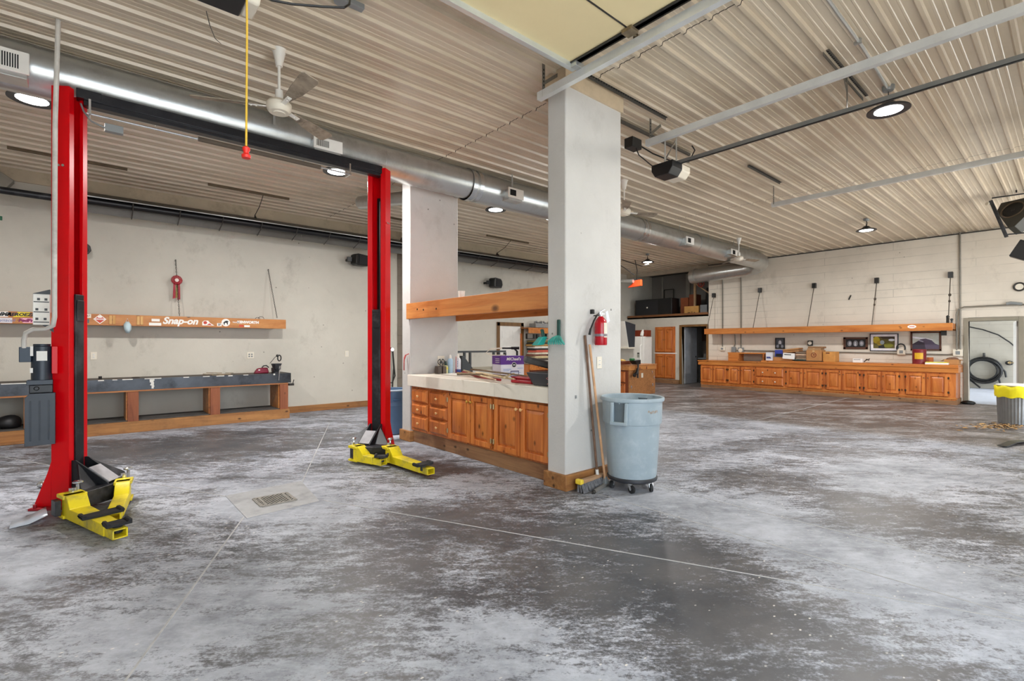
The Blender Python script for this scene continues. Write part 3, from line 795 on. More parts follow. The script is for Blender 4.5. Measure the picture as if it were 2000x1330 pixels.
fan((6.573, 4.809), 'white ceiling fan half hidden behind the white pier', [math.radians(-20), math.radians(100), math.radians(220)])
fan((12.336, 5.557), 'small far ceiling fan in front of the duct elbow', [math.radians(52), math.radians(-12), math.radians(190)], .75)

# ================================================================ LAMPS
LS = 95
def lamp(loc, label, zl=3.80, power=LS, cord=False, ceiling=True):
    x, y = loc
    t = thing('high_bay_light', label, 'light', (x, y, 0), 0, 'round LED high bay lights')
    part(t, 'housing', MB().lathe([(0, zl+.085), (.05, zl+.085), (.075, zl+.06), (.10, zl+.04), (.165, zl+.02), (.185, zl+.004), (.185, zl-.006), (.165, zl-.008), (.124, zl+.0), (0, zl+.0)], (x, y, 0), 36), mat('lamp graphite', '#34363a', .4, .4, .1, 8))
    part(t, 'diffuser', MB().lathe([(0, zl-.012), (.09, zl-.010), (.122, zl-.002), (.122, zl+.0)], (x, y, 0), 32), M_GLOW)
    s = MB().cyl((x, y, zl+.085), (x, y, zl+.12), .012, n=10).tube([(x, y, zl+.12), (x+.012, y, zl+.135), (x, y, zl+.155), (x-.012, y, zl+.135), (x, y, zl+.12)], .004, 6).cyl((x, y, zl+.15), (x, y, ZC-.03), .004, n=6)
    if cord: s.tube([(x, y, ZC-.05), (x-.06, y-.03, ZC-.10), (x-.04, y-.02, ZC-.17), (x, y, zl+.08)], .006, 6)
    part(t, 'hook', s, M_BLACK)
    part(t, 'ceiling_box', MB().lathe([(0, ZC-.055), (.045, ZC-.05), (.055, ZC-.03), (.055, ZC-.0), (0, ZC)], (x, y, 0), 20), M_GREY)
    l = bpy.data.lights.new('lamp_beam', 'AREA'); l.shape = 'DISK'; l.size = .26; l.energy = power; l.color = (1, .98, .95)
    o = bpy.data.objects.new('lamp_beam', l); COL.objects.link(o); o.parent = t; o.location = (0, 0, zl-.02)
    return t
lamp((-.405, 6.735), 'round bright high bay light left of the red lift post')
lamp((2.639, 6.776), 'round bright high bay light under the black lift beam')
lamp((5.533, 6.829), 'round bright high bay light between the two white piers')
lamp((6.229, 1.275), 'round high bay light on a ceiling conduit at upper right')
lamp((12.453, 2.927), 'small round high bay light near the right wall top', cord=True)
lamp((12.439, 8.267), 'small round high bay light in the far kitchen corner', cord=True)
cdt = MB().tube([(3.0, 1.24, 4.02), (5.2, 1.245, 4.02), (6.17, 1.275, 4.02)], .014, 8)
for x in (4.0, 5.05): cdt.box(x-.012, 1.22, 4.0, x+.012, 1.275, 4.04)
solo('lamp_conduit', cdt, M_GALV, 'thin steel conduit along the ceiling feeding the upper right light', 'conduit')

# ================================================================ DOOR TRACKS AND OPENERS
def perforated(x0, x1, y, z, label):
    pass
def track(x, y1, y0, z, label, hangx, hangy, strip=None, leg2=True):
    t = thing('door_track', label, 'door track', (x, (y0+y1)/2, z), 0, 'overhead door tracks')
    m = MB().prism([(x-.028, z-.035), (x+.028, z-.035), (x+.036, z-.028), (x+.036, z-.02), (x+.028, z-.028), (x-.022, z-.028), (x-.022, z+.028), (x+.012, z+.028), (x+.012, z+.035), (x-.028, z+.035)], y0, y1, 'y')
    part(t, 'rail', m, M_TRACK)
    if strip:
        a, b, yy = strip
        s = MB().box(a, yy-.035, ZC-.024, b, yy+.0, ZC-.020).box(a, yy-.004, ZC-.05, b, yy, ZC-.02)
        sp = part(t, 'ceiling_angle', s, mat('perforated angle', '#5f5b54', .5, .5, .2, 8))
        k = MB(); n = min(60, int((b-a)/.04))
        for i in range(n):
            q = a+(b-a)*(i+.5)/n; k.box(q-.011, yy-.026, ZC-.0255, q+.011, yy-.012, ZC-.0235)
        part(sp, 'slot_row', k, mat('slot black', '#0d0d0d', .8))
    lg = MB().box(hangx-.018, hangy-.003, z-.03, hangx+.018, hangy, ZC-.02)
    if leg2: lg.beam((hangx, hangy, z+.10), (hangx+.22, hangy, ZC-.03), .004, .03)
    h = part(t, 'hanger', lg, mat('hanger steel', '#77736b', .5, .6, .2, 20))
    k = MB()
    zz = z
    while zz < ZC-.05:
        k.box(hangx-.006, hangy-.0045, zz, hangx+.006, hangy+.001, zz+.018); zz += .036
    part(h, 'hanger_hole', k, mat('slot black', '#0d0d0d', .8))
track(3.255, 3.36, -1.3, 3.75, 'steel door track ending beside the near white pier', 3.245, 3.29)
track(4.96, 3.31, -1.3, 3.75, 'wide steel door track crossing the upper right corner', 4.975, 3.27, (3.71, 5.09, 3.14))
track(8.765, 3.39, -1.3, 3.75, 'farthest steel door track, below the ceiling seam at right', 8.62, 3.31, (7.34, 8.54, 3.18), False)
hg = MB()
hg.prism([(3.02, ZC-.02), (3.06, ZC-.02), (3.245, 3.92), (3.245, 3.86)], 3.262, 3.266, 'y')

def opener(x, y, z, label, rail_end, logo=False, b1=0.0, l1=.20):
    t = thing('door_opener', label, 'garage door opener', (x, y, z))
    # black body, white lens block on the +X end
    b = MB().prism([(y-.15, z+.01), (y-.09, z-.07), (y+.10, z-.07), (y+.15, z+.01), (y+.15, z+.09), (y-.15, z+.09)], x-.22, x+b1, 'x')
    part(t, 'body', b, mat('opener black', '#17181a', .35, 0, .15, 5), .008)
    w = MB().prism([(y-.145, z+.01), (y-.085, z-.06), (y+.095, z-.06), (y+.145, z+.01), (y+.145, z+.085), (y-.145, z+.085)], x+b1+.002, x+l1, 'x')
    part(t, 'light_lens', w, M_IVORY, .012)
    r = MB().box(x-.02, rail_end, z+.095, x+.02, y+.02, z+.135)
    part(t, 'rail', r, mat('opener rail', '#8c8f90', .35, .7, .1, 5))
    part(t, 'drive_chain', MB().box(x-.012, rail_end, z+.088, x+.012, y-.1, z+.096), M_BLACK)
    h = MB()
    for q in (-.16, .10): h.box(x+q-.015, y-.01, z+.09, x+q+.015, y-.006, ZC-.02)
    h.beam((x-.16, y, z+.12), (x+.10, y, ZC-.05), .02, .004)
    part(t, 'mount_strap', h, M_GALV)
    if logo: part(t, 'badge', MB().box(x-.2, y-.145, z+.012, x-.10, y-.132, z+.03), M_GREY)
    return t
op1 = opener(.62, 3.48, 3.60, 'black door opener with white lens above the open bay', -1.2, False, .13, .21)
op2 = opener(5.58, 3.36, 3.55, 'black door opener with white end hanging at right of the pier', -1.2, True)
b = MB().box(4.95, 3.50, 3.78, 5.14, 3.62, 3.90)
solo('junction_box', b, M_BLACK, 'small black box under the ceiling beside the right door opener', 'junction box', bevel=.004)
cbl = MB().tube([(5.12, 3.55, 3.86), (5.35, 3.48, 3.78), (5.75, 3.40, 3.74), (6.0, 3.36, 3.80), (6.12, 3.34, 3.98), (6.08, 3.36, 4.04)], .009, 6)
cbl.tube([(5.05, 3.52, 3.78), (5.08, 3.5, 3.7), (5.30, 3.45, 3.60), (5.42, 3.42, 3.63)], .007, 6)
solo('cable', cbl, M_BLACK, 'black cord looping over the right door opener to the ceiling', 'cord')
ea = MB().box(3.7, 3.50, ZC-.05, 6.3, 3.53, ZC-.02)
solo('mounting_angle', ea, mat('perforated angle', '#5f5b54', .5, .5, .2, 8), 'dark perforated ceiling angle holding the right door opener', 'bracket')
cb2 = MB().tube([onZ(505, -12, 3.68), onZ(530, 0, 3.68), onZ(570, 8, 3.70), onZ(630, 13, 3.74), onZ(672, 15, 3.78), onZ(682, 9, 3.85), onZ(684, -4, 3.96), onZ(682, -6, 4.0)], .008, 6)
solo('cable', cb2, M_BLACK, 'black cord running from the left door opener to a ceiling outlet', 'cord')
op__ = onZ(690, 8, 4.02); ot = MB().box(op__.x-.16, op__.y-.03, 4.0, op__.x+.08, op__.y+.03, 4.04).cyl((op__.x-.10, op__.y, 3.985), (op__.x-.10, op__.y, 4.04), .05, n=14)
solo('ceiling_outlet', ot, M_GREY, 'grey ceiling outlet at the top edge beside the open bay door', 'outlet', bevel=.004)
tw = MB().tube([onZ(403, 22, 3.60), onZ(410, 50, 3.65), onZ(420, 75, 3.8), onZ(432, 86, 4.02)], .003, 5)
solo('sensor_wire', tw, M_BLACK, 'thin black wire curling from the left door opener to the ceiling', 'wire')
pc = thing('pull_cord', 'yellow release cord with a red handle hanging from the opener', 'cord', (.655, 2.95, 3.69))
cp = Vector((.655, 2.962, 0))
part(pc, 'cord', MB().tube([(cp.x, cp.y, 3.69), (cp.x+.004, cp.y, 3.1), (cp.x, cp.y, 2.46)], .0055, 8), mat('yellow cord', '#d9b13c', .7, 0, .1, 40))
part(pc, 'handle', MB().lathe([(0, 2.41), (.022, 2.41), (.024, 2.425), (.014, 2.435), (.014, 2.445), (.02, 2.455), (.02, 2.465), (.008, 2.475), (0, 2.475)], (cp.x, cp.y, 0), 14), mat('red handle', '#e0281c', .45))
# third strut high on the right, short leg down to the opener rail
t = thing('rail_support', 'dark perforated angle with a short leg holding the right opener rail', 'bracket', (5.6, 1.48, 4.0))
part(t, 'ceiling_angle', MB().box(5.0, 1.45, ZC-.024, 6.25, 1.50, ZC-.019).box(5.0, 1.496, ZC-.06, 6.25, 1.50, ZC-.019), mat('perforated angle', '#5f5b54', .5, .5, .2, 8))
sl = MB()
for i in range(30): sl.box(5.02+i*.041, 1.462, ZC-.0255, 5.043+i*.041, 1.478, ZC-.0235)
part(t, 'slot_row', sl, mat('slot black', '#0d0d0d', .8))
part(t, 'leg', MB().box(5.585, 1.47, 3.66, 5.615, 1.474, ZC-.02).beam((5.6, 1.472, 3.85), (5.45, 1.472, ZC-.03), .004, .025), mat('hanger steel', '#77736b', .5, .6, .2, 20))

# dark speaker and its bracket high at the right edge
sk = thing('ceiling_speaker', 'dark angular speaker with round cone hung from the ceiling at upper right', 'speaker', (12.2, .62, 3.5))
ctr = onX(1988, 408, 12.2)
R3 = Matrix.Translation(ctr) @ Matrix.Rotation(math.radians(-25), 4, 'Z') @ Matrix.Rotation(math.radians(28), 4, 'Y')
b = MB(); b.M = R3
b.prism([(-.30, .05), (-.12, .20), (.28, .20), (.30, .02), (.02, -.40), (-.06, -.38)], -.02, .20, 'x')
part(sk, 'cabinet', b, mat('speaker charcoal', '#37342c', .6, 0, .15, 8), .006)
c = MB(); c.M = R3
c.tube([(-.024, .06+.155*math.cos(a), -.01+.155*math.sin(a)) for a in [2*PI*k/32 for k in range(32)]], .012, 8, True)
part(sk, 'cone_ring', c, mat('ring brown', '#5a4a38', .5))
c = MB(); c.M = R3 @ Matrix.Translation((-.02, .06, -.01)) @ Matrix.Rotation(-PI/2, 4, 'Y')
c.lathe([(.15, 0), (.06, -.03), (.045, -.03), (.03, .0), (0, .008)], n=28)
part(sk, 'cone', c, mat('cone dark', '#2b2a28', .7))
a = MB(); p0 = onX(1935, 392, 12.0); p1 = onX(1966, 463, 12.0)
a.beam(p0, p1, .07, .05); a.beam(onX(1937, 387, 12.0), onX(2030, 374, 12.2), .02, .02); a.beam(onX(1966, 458, 12), onX(2030, 452, 12), .02, .02); a.beam(onX(1985, 376, 12.1), onX(1985, 376, 12.1)+Vector((0, 0, .14)), .02, .02)
arm_ = part(sk, 'bracket_arm', a, M_BLACKM, .004)
part(arm_, 'end_cap', MB().cyl(onX(1931, 398, 12.0), onX(1931, 398, 12.0)+Vector((-.03, .02, 0)), .03, n=14), M_IVORY)
lw = MB(); lw.M = Matrix.Translation(onX(2006, 490, 12.2)) @ Matrix.Rotation(math.radians(28), 4, 'X')
lw.box(-.1, -.2, -.16, .1, .16, .14); lw.M = Matrix()
solo('ceiling_speaker', lw, M_BLACK, 'black box hanging below the angular speaker at the right edge', 'speaker', bevel=.01)
# ================================================================ WORKBENCH AND SHELF ON THE BACK WALL
YB = 9.79
wbn = thing('workbench', 'long wooden workbench with dark steel-edged top along the back wall', 'workbench', (.4, 10.1, 0))
X0, X1 = -2.3, 2.93
M_STEEL = mat('scuffed steel edging', '#4d5157', .38, .55, .35, 2.2, dirt='#15161a', damt=.75, dscale=2.6)
part(wbn, 'top', MB().box(X0, YB+.012, .79, X1-.01, YA-.02, .845), mat('oily bench top', '#4a4138', .6, 0, .3, 5, dirt='#1c1815', damt=.7))
ch = MB().box(X0, YB, .668, X1, YB+.012, .848).box(X1-.012, YB, .668, X1, YA-.02, .848); ch.split = len(ch.f)
for x0, x1, z0 in ((.13, .20, .832), (.30, .36, .836), (.42, .55, .834), (.70, .92, .835), (1.22, 1.30, .834), (1.5, 1.6, .836), (1.7, 1.82, .834), (1.88, 1.95, .83), (2.12, 2.2, .837), (2.62, 2.65, .82), (-.9, -.6, .835)):
    ch.box(x0, YB-.0012, z0, x1, YB, .848)
for k, (x, w) in enumerate(((.80, .035), (.795, .028), (.805, .022), (.80, .026), (.81, .02), (.806, .016))):
    z = .83-.025*k; ch.box(x-w, YB-.0012, z-.025, x+w*.8, YB, z)
fas = part(wbn, 'steel_fascia', ch, M_STEEL); fas.data.materials.append(mat('chip white', '#dcdad2', .7))
part(wbn, 'apron', MB().box(X0, YB+.004, .645, X1-.05, YB+.06, .668), wood('bench apron', '#9a5f34', '#b97c4a', 0, False, .6, .2))
part(wbn, 'lower_shelf', MB().box(X0, YB+.04, .165, X1-.06, YA-.02, .19), mat('sooty shelf', '#4b4845', .8, 0, .25, 6))
part(wbn, 'kickboard', MB().box(X0, YB-.03, .0, X1-.03, YB+.04, .175), M_PLANKX, .004)
for a, b in ((-.66, -.52), (.485, .626), (1.612, 1.759), (2.74, 2.885)):
    part(wbn, 'leg', MB().box(a, YB+.013, .17, b, YB+.055, .66), M_RWD, .004)
    part(wbn, 'divider', MB().box(a-.02, YB+.055, .19, a+.02, YA-.06, .66), M_SHELFA, .003)
end = MB().box(2.93, YB+.1, .60, 3.02, YB+.2, .64).beam((3.0, YB+.15, .60), (3.03, YB+.15, .71), .012, .012)
part(wbn, 'end_bracket', end, M_DARKST)

vz = thing('bench_vise', 'black bench vise with a thin tilted handle at the bench end', 'vise', (2.70, 9.93, .845))
part(vz, 'base', MB().cyl((2.70, 9.95, .845), (2.70, 9.95, .88), .07, n=18).box(2.65, 9.88, .88, 2.75, 10.05, .95), M_BLACKM, .005)
part(vz, 'fixed_jaw', MB().hexa([(2.66, 9.90, .93), (2.76, 9.90, .93), (2.76, 9.98, .93), (2.66, 9.98, .93)], [(2.63, 9.89, 1.03), (2.80, 9.89, 1.03), (2.80, 9.99, 1.03), (2.63, 9.99, 1.03)]), M_BLACKM, .004)
part(vz, 'moving_jaw', MB().box(2.66, 9.82, .92, 2.76, 9.86, 1.03).box(2.68, 9.84, .90, 2.74, 9.95, .96).cyl((2.71, 9.76, .93), (2.71, 9.85, .93), .016, n=10), M_BLACKM, .004)
part(vz, 'handle', MB().cyl((2.71, 9.775, .72), (2.73, 9.775, .99), .009, n=8), M_CHROME)
hl = MB().tube([(2.62, 10.02, 1.03), (2.70, 10.0, 1.14), (2.74, 9.99, 1.18)], .005, 6).tube([(2.78+.03*math.cos(a), 9.99, 1.13+.055*math.sin(a)) for a in [2*PI*k/14 for k in range(14)]], .011, 6, True).ball((2.745, 9.99, 1.175), .026, 10)
solo('hook_tool', hl, M_BLACK, 'black looped hook tool standing up behind the bench vise', 'tool')
gr = thing('grinder', 'dark red hand tool lying on the bench beside the vise', 'tool', (2.50, 10.1, .845))
part(gr, 'body', MB().hexa([(2.36, 10.05, .845), (2.62, 10.05, .845), (2.62, 10.17, .845), (2.36, 10.17, .845)], [(2.42, 10.07, .94), (2.60, 10.07, .955), (2.60, 10.15, .955), (2.42, 10.15, .94)]), mat('maroon', '#7c1030', .4), .02, sharp=60)
part(gr, 'trigger_guard', MB().tube([(2.50, 10.1, .95), (2.53, 10.1, .985), (2.58, 10.1, .99), (2.62, 10.1, .95)], .012, 8), M_BLACK)
part(gr, 'stickers', MB().box(2.43, 10.055, .90, 2.46, 10.068, .92).box(2.55, 10.055, .955, 2.59, 10.1, .96), M_PAPER)
cl1 = MB()
for k, (x, y, a, l) in enumerate(((1.75, 9.95, .2, .2), (1.85, 10.0, -.25, .22), (1.62, 10.05, .1, .16), (1.95, 10.05, .5, .14), (1.72, 10.1, -.1, .24))):
    cl1.cbox((x, y, .852+.008*k), l, .03, .012, a, 0, .05)
solo('wood_scraps', cl1, mat('scrap wood', '#8f8068', .8, 0, .3, 20), 'small heap of wood scraps on the middle of the bench top', 'wood scraps', kind='stuff')
solo('oil_cap', MB().cyl((.16, 10.1, .845), (.16, 10.1, .89), .022, n=12), M_BLACK, 'little black cap standing on the bench beside the lift post', 'cap')
solo('rag', MB().ball((.60, 10.0, .845), .06, 12, (1, .6, .35)), mat('dark rag', '#3c3530', .9, 0, .3, 20), 'small dark rag lump on the bench top left of centre', 'rag')
def sack(c, r, sc, label):
    mb = MB().ball((0, 0, 0), r, 24, sc)
    mb.v = [(c[0]+x*(1+.12*math.sin(9*y+5*z+c[0])), c[1]+y*(1+.1*math.cos(8*x+6*z)), c[2]+max(z, -.6*r*sc[2])*(1+.14*math.sin(11*x+4*y))) for x, y, z in mb.v]
    mz = min(p[2] for p in mb.v); mb.v = [(x, y, z-mz+.191) for x, y, z in mb.v]
    solo('bag', mb, mat('black bag', '#19191b', .5, 0, .2, 9), label, 'bag', 'black bags under the bench', sharp=80)
sack((-.86, 10.05, .3), .13, (1.25, .9, .85), 'black bag under the bench against the left lift tank')
sack((-1.22, 10.02, .3), .13, (1.1, .9, .9), 'black bag at the left edge under the bench')
solo('loose_plank', MB().beam((-1.5, 9.72, .02), (-.55, 9.70, .02), .10, .03), M_PLANKX, 'loose broken plank on the floor before the left bench end', 'plank', bevel=.003)
solo('chrome_fitting', MB().ball((-.33, 6.6, .035), .035, 10).ball((-.27, 6.58, .03), .03, 10).cyl((-.36, 6.6, .03), (-.24, 6.57, .05), .02, n=10), M_CHROME, 'shiny metal fitting on the floor behind the left lift post', 'fitting')

# shelf with decals
YS = 10.13
sh_ = thing('wall_shelf', 'long pine box shelf covered in stickers on the back wall', 'shelf', (.35, 10.3, 1.7))
part(sh_, 'front_board', MB().box(X0, YS, 1.695, 2.94, YS+.035, 1.872), M_SHELFA, .003)
part(sh_, 'shelf_board', MB().box(X0, YS+.035, 1.70, 2.80, YA-.01, 1.725), M_SHELFA, .002)
part(sh_, 'cleat', MB().box(X0, YA-.04, 1.725, 2.80, YA-.002, 1.80), M_SHELFA, .002)
ps = MB()
for p in (216, 223, 270, 277): a = onY(p, 625, YS); ps.box(a.x-.02, YS-.012, 1.715, a.x+.018, YS, 1.855)
part(sh_, 'cleat_strip', ps, wood('pale batten', '#c58f4e', '#dcb072', 2, False, .6), .003)
yd = YS-.0012
def dec(px0, py0, px1, py1): a = onY(px0, py0, YS); b = onY(px1, py1, YS); return a.x, b.x, b.z, a.z
def decal(name, px, mat_, label, txt=None, tm=None, ts=.5, shear=0, bold=0, sx=1.0, poly=None):
    x0, x1, z0, z1 = px
    mb = MB().prism(poly or [(x0, z0), (x1, z0), (x1, z1), (x0, z1)], yd, YS, 'y')
    o = part(sh_, 'decal', mb, mat_, label=label)
    if txt:
        t_ = text_mb(txt, (z1-z0)*ts, ((x0+x1)/2, yd-.0008, (z0+z1)/2), (1, 0, 0), (0, 0, 1), .001, shear, bold, sx=sx)
        part(o, 'lettering', t_, tm)
    return o
M_DW = mat('decal white', '#f1eee8', .5, 0, .02, 4); M_DR = mat('decal red', '#c8402c', .5); M_DK = mat('decal black', '#1c1c1e', .5)
M_DY = mat('decal yellow', '#e8d21e', .5); M_DP = mat('decal pink', '#f0b0c0', .5); M_DB = mat('decal blue', '#5a6aa8', .5); M_DM = mat('decal magenta', '#86205a', .5)
decal('d', dec(-2, 608, 16, 619), M_DW, 'white sticker with slanted black letters', 'HMR', M_DK, .9, .3, .004)
decal('d', dec(-4, 620, 24, 631), mat('decal pale', '#ddd6da', .5), 'pale rounded sticker with blue script', 'Dynacell', M_DB, .75, .3)
x0, x1, z0, z1 = dec(25, 609, 59, 620)
decal('d', (x0, x1, z0, z1), M_DY, 'yellow slanted sticker with black letters', 'AEROEZN', M_DK, .78, .25, .003, 1.15, [(x0+.0, z0), (x1-.01, z0+.01), (x1, z1), (x0+.05, z1)])
x0, x1, z0, z1 = dec(40, 621, 70, 631)
decal('d', (x0, x1, z0, z1), M_DP, 'pink shield sticker with maroon script', 'FedFret', M_DM, .85, .25, .004, 1.1, [(x0+.025, z0), (x1-.02, z0), (x1, z1), (x0, z1)])
x0, x1, z0, z1 = dec(168, 613, 178, 621); decal('d', (x0, x1, z0, z1), M_IVORY, 'small cream round-ended sticker', '67', M_DK, .6)
x0, x1, z0, z1 = dec(169, 623, 174, 631); decal('d', (x0, x1, z0, z1), mat('decal grey', '#4f5a60', .5), 'small grey sticker')
# flame placard diamond
x0, x1, z0, z1 = dec(182, 613.5, 208, 633); cx, cz, hw, hh = (x0+x1)/2, (z0+z1)/2, (x1-x0)/2, (z1-z0)/2
o = part(sh_, 'placard', MB().prism([(cx-hw, cz), (cx, cz-hh), (cx+hw, cz), (cx, cz+hh)], yd, YS, 'y'), M_DW, label='white-edged red diamond flame placard')
k = .82
part(o, 'red_field', MB().prism([(cx-hw*k, cz), (cx, cz-hh*k), (cx+hw*k, cz), (cx, cz+hh*k)], yd-.0008, yd, 'y'), M_DR)
part(o, 'white_band', MB().box(cx-hw*.72, yd-.0016, cz-.012, cx+hw*.72, yd-.0008, cz+.012), M_DW)
part(o, 'lettering', text_mb('FLAMMABLE', .018, (cx, yd-.002, cz), (1,0,0), (0,0,1), .0006, 0, .0006), M_DR)
fl_ = MB().prism([(cx-.022, cz+.022), (cx+.022, cz+.022), (cx+.026, cz+.038), (cx+.013, cz+.05), (cx+.004, cz+.066), (cx-.004, cz+.05), (cx-.016, cz+.055), (cx-.026, cz+.038)], yd-.0016, yd-.0008, 'y')
part(o, 'flame', fl_, M_DW)
decal('d', dec(296, 622.5, 312, 628), M_DW, 'small white oval sticker left of the big lettering')
decal('d', dec(291, 630, 315, 636), M_DW, 'white sticker with red letters under the big lettering')
a = onY(352.5, 626, YS)
part(sh_, 'lettering', text_mb('Snap-on', .158, (a.x, yd, a.z-.012), (1,0,0), (0,0,1), .002, .28, .006, sx=.98), M_DW, label='large white slanted lettering')
x0, x1, z0, z1 = dec(395, 626, 419, 636)
decal('d', (x0, x1, z0, z1), M_DW, 'white wedge sticker with a red sweep', None, poly=[(x0, z0), (x1, z0), (x0+.12, z0+.045), (x0+.09, z1), (x0+.03, z1), (x0, z0+.06)])
part(sh_, 'decal', MB().prism([(x0+.07, z0+.008), (x1-.04, z0+.008), (x0+.11, z0+.04)], yd-.001, yd, 'y').cyl((x0+.045, yd-.001, z0+.05), (x0+.045, yd, z0+.05), .028, n=20), M_DR)
decal('d', dec(424, 631, 433, 637), M_DW, 'small white square sticker', '27', M_DK, .8, 0, .002)
a = onY(441, 630, YS)
o = part(sh_, 'decal', MB().cyl((a.x, yd, a.z), (a.x, YS, a.z), .068, n=32), M_DW, label='round white sticker with a dark animal')
q = MB()
q.M = Matrix.Translation((a.x, 0, a.z))
q.prism([(-.045, -.01), (-.02, .02), (.01, .035), (.035, .03), (.045, .01), (.03, .008), (.035, -.035), (.02, -.035), (.012, -.005), (-.012, -.005), (-.02, -.04), (-.034, -.04), (-.03, -.012)], yd-.0008, yd, 'y'); q.M = Matrix()
part(o, 'animal_print', q, M_DK)
a = onY(480, 629.5, YS)
part(sh_, 'lettering', text_mb('KENWORTH', .062, (a.x+.04, yd, a.z), (1,0,0), (0,0,1), .002, 0, .004, sx=1.02), M_DW, label='white block lettering at the right of the shelf')
a = onY(456.5, 629.5, YS)
part(sh_, 'lettering', text_mb('TRUCKS', .03, (a.x+.035, yd, a.z), (1,0,0), (0,0,1), .002, 0, .001), M_DW)
decal('d', dec(467, 634.5, 476, 638), M_DR, 'tiny red sticker below the block lettering')
decal('d', dec(477, 635, 488, 639), M_DW, 'tiny white sticker below the block lettering')

mk = MB()
a = onY(249, 628, YS-.03); b = onY(249, 648, YS-.03)
w = .05
mk.add([(a.x-.02, YS-.012, a.z), (a.x+.02, YS-.012, a.z), (a.x-w, YS-.02, a.z-.05), (a.x+.01, YS-.05, a.z-.06), (a.x+w, YS-.02, a.z-.055), (a.x-w*.9, YS-.02, a.z-.12), (a.x+.01, YS-.055, a.z-.125), (a.x+w*1.05, YS-.02, a.z-.125), (a.x-.02, YS-.02, a.z-.185), (a.x+.02, YS-.03, a.z-.19)],
       [(0, 2, 3, 1), (1, 3, 4), (2, 5, 6, 3), (3, 6, 7, 4), (5, 8, 6), (6, 8, 9), (6, 9, 7)])
fm_ = thing('face_mask', 'pale blue disposable mask hanging from a nail on the sticker shelf', 'mask', (a.x, YS, a.z-.19))
o = part(fm_, 'cloth', mk, mat('mask blue', '#c6dbe2', .9, 0, .06, 20), sharp=70); o.modifiers.new('t', 'SOLIDIFY').thickness = .003
part(fm_, 'loop', MB().tube([(a.x-.02, YS-.012, a.z), (a.x, YS-.006, a.z+.05), (a.x+.02, YS-.012, a.z)], .002, 5).cyl((a.x, YS-.014, a.z+.05), (a.x, YS, a.z+.05), .004, n=6), M_PAPER)
gl = onY(510, 620, YS+.1); g2 = MB().tube([(gl.x+.05*math.cos(t), YS+.1, 1.878+.045*abs(math.sin(t))) for t in [PI*k/10 for k in range(11)]], .004, 5).tube([(gl.x-.05+.04*math.cos(t), YS+.15, 1.876+.03*math.sin(t)) for t in [PI*k/10 for k in range(11)]], .004, 5)
solo('wire_clip', g2, M_BLACK, 'bent black wire clips standing on the right end of the sticker shelf', 'wire', loc=(gl.x, YS+.12, 1.872))

def chain(p0, p1, label):
    p0, p1 = Vector(p0), Vector(p1); L = (p1-p0).length; n = int(L/.034); mb = MB(); d = (p1-p0)/L
    for k in range(n):
        c = p0+d*(k+.5)*.034; s = Vector((0, 1, 0)) if k % 2 else d.cross(Vector((0, 1, 0))).normalized()
        mb.tube([c+d*(.021*math.cos(t))+s*(.009*math.sin(t)) for t in [2*PI*q/8 for q in range(8)]], .0035, 4, True)
    e = MB().cyl(p0+Vector((0, .02, 0)), p0+Vector((0, -.02, 0)), .008, n=8)
    t = thing('chain', label, 'chain', tuple(p1), 0, 'chains holding the sticker shelf')
    part(t, 'links', mb, M_DARKST); part(t, 'eye_bolt', e, M_DARKST)
chain((1.185, YA-.02, 2.88), (1.215, YS+.06, 1.875), 'dark chain behind the rosette holding up the sticker shelf')
chain((2.698, YA-.02, 2.86), (2.80, YS+.06, 1.875), 'dark chain holding the right end of the sticker shelf')
rs = thing('award_ribbon', 'red rosette ribbon hanging on the shelf chain', 'ribbon', (1.19, YA-.09, 2.3))
cx, cz, cy = 1.19, 2.515, YA-.12
pt = MB()
for k in range(18):
    a0 = 2*PI*k/18; a1 = a0+2*PI/18*.85; am = (a0+a1)/2
    pt.add([(cx+.03*math.cos(a0), cy-.01, cz+.03*math.sin(a0)), (cx+.088*math.cos(a0), cy, cz+.088*math.sin(a0)), (cx+.08*math.cos(am), cy-.014, cz+.08*math.sin(am)), (cx+.088*math.cos(a1), cy, cz+.088*math.sin(a1)), (cx+.03*math.cos(a1), cy-.01, cz+.03*math.sin(a1))], [(0, 1, 2, 3, 4)])
o = part(rs, 'rosette', pt, mat('ribbon red', '#a01226', .5, 0, .15, 30)); o.modifiers.new('t', 'SOLIDIFY').thickness = .003
part(rs, 'button', MB().cyl((cx, cy-.02, cz), (cx, cy-.008, cz), .03, n=20), mat('button cream', '#eed9d0', .5))
for dx, z1, m_ in ((-.035, 2.19, 'ribbon red'), (.005, 2.20, 'ribbon olive'), (.032, 2.17, 'ribbon red')):
    mm = mat('ribbon olive', '#8d7c35', .5) if 'olive' in m_ else MATS['ribbon red']
    part(rs, 'tail', MB().hexa([(cx+dx-.022, cy+.01, z1), (cx+dx+.022, cy+.01, z1+.015), (cx+dx+.022, cy+.014, z1+.015), (cx+dx-.022, cy+.014, z1)], [(cx+dx-.012, cy-.004, cz-.02), (cx+dx+.014, cy-.004, cz-.02), (cx+dx+.014, cy, cz-.02), (cx+dx-.012, cy, cz-.02)]), mm)

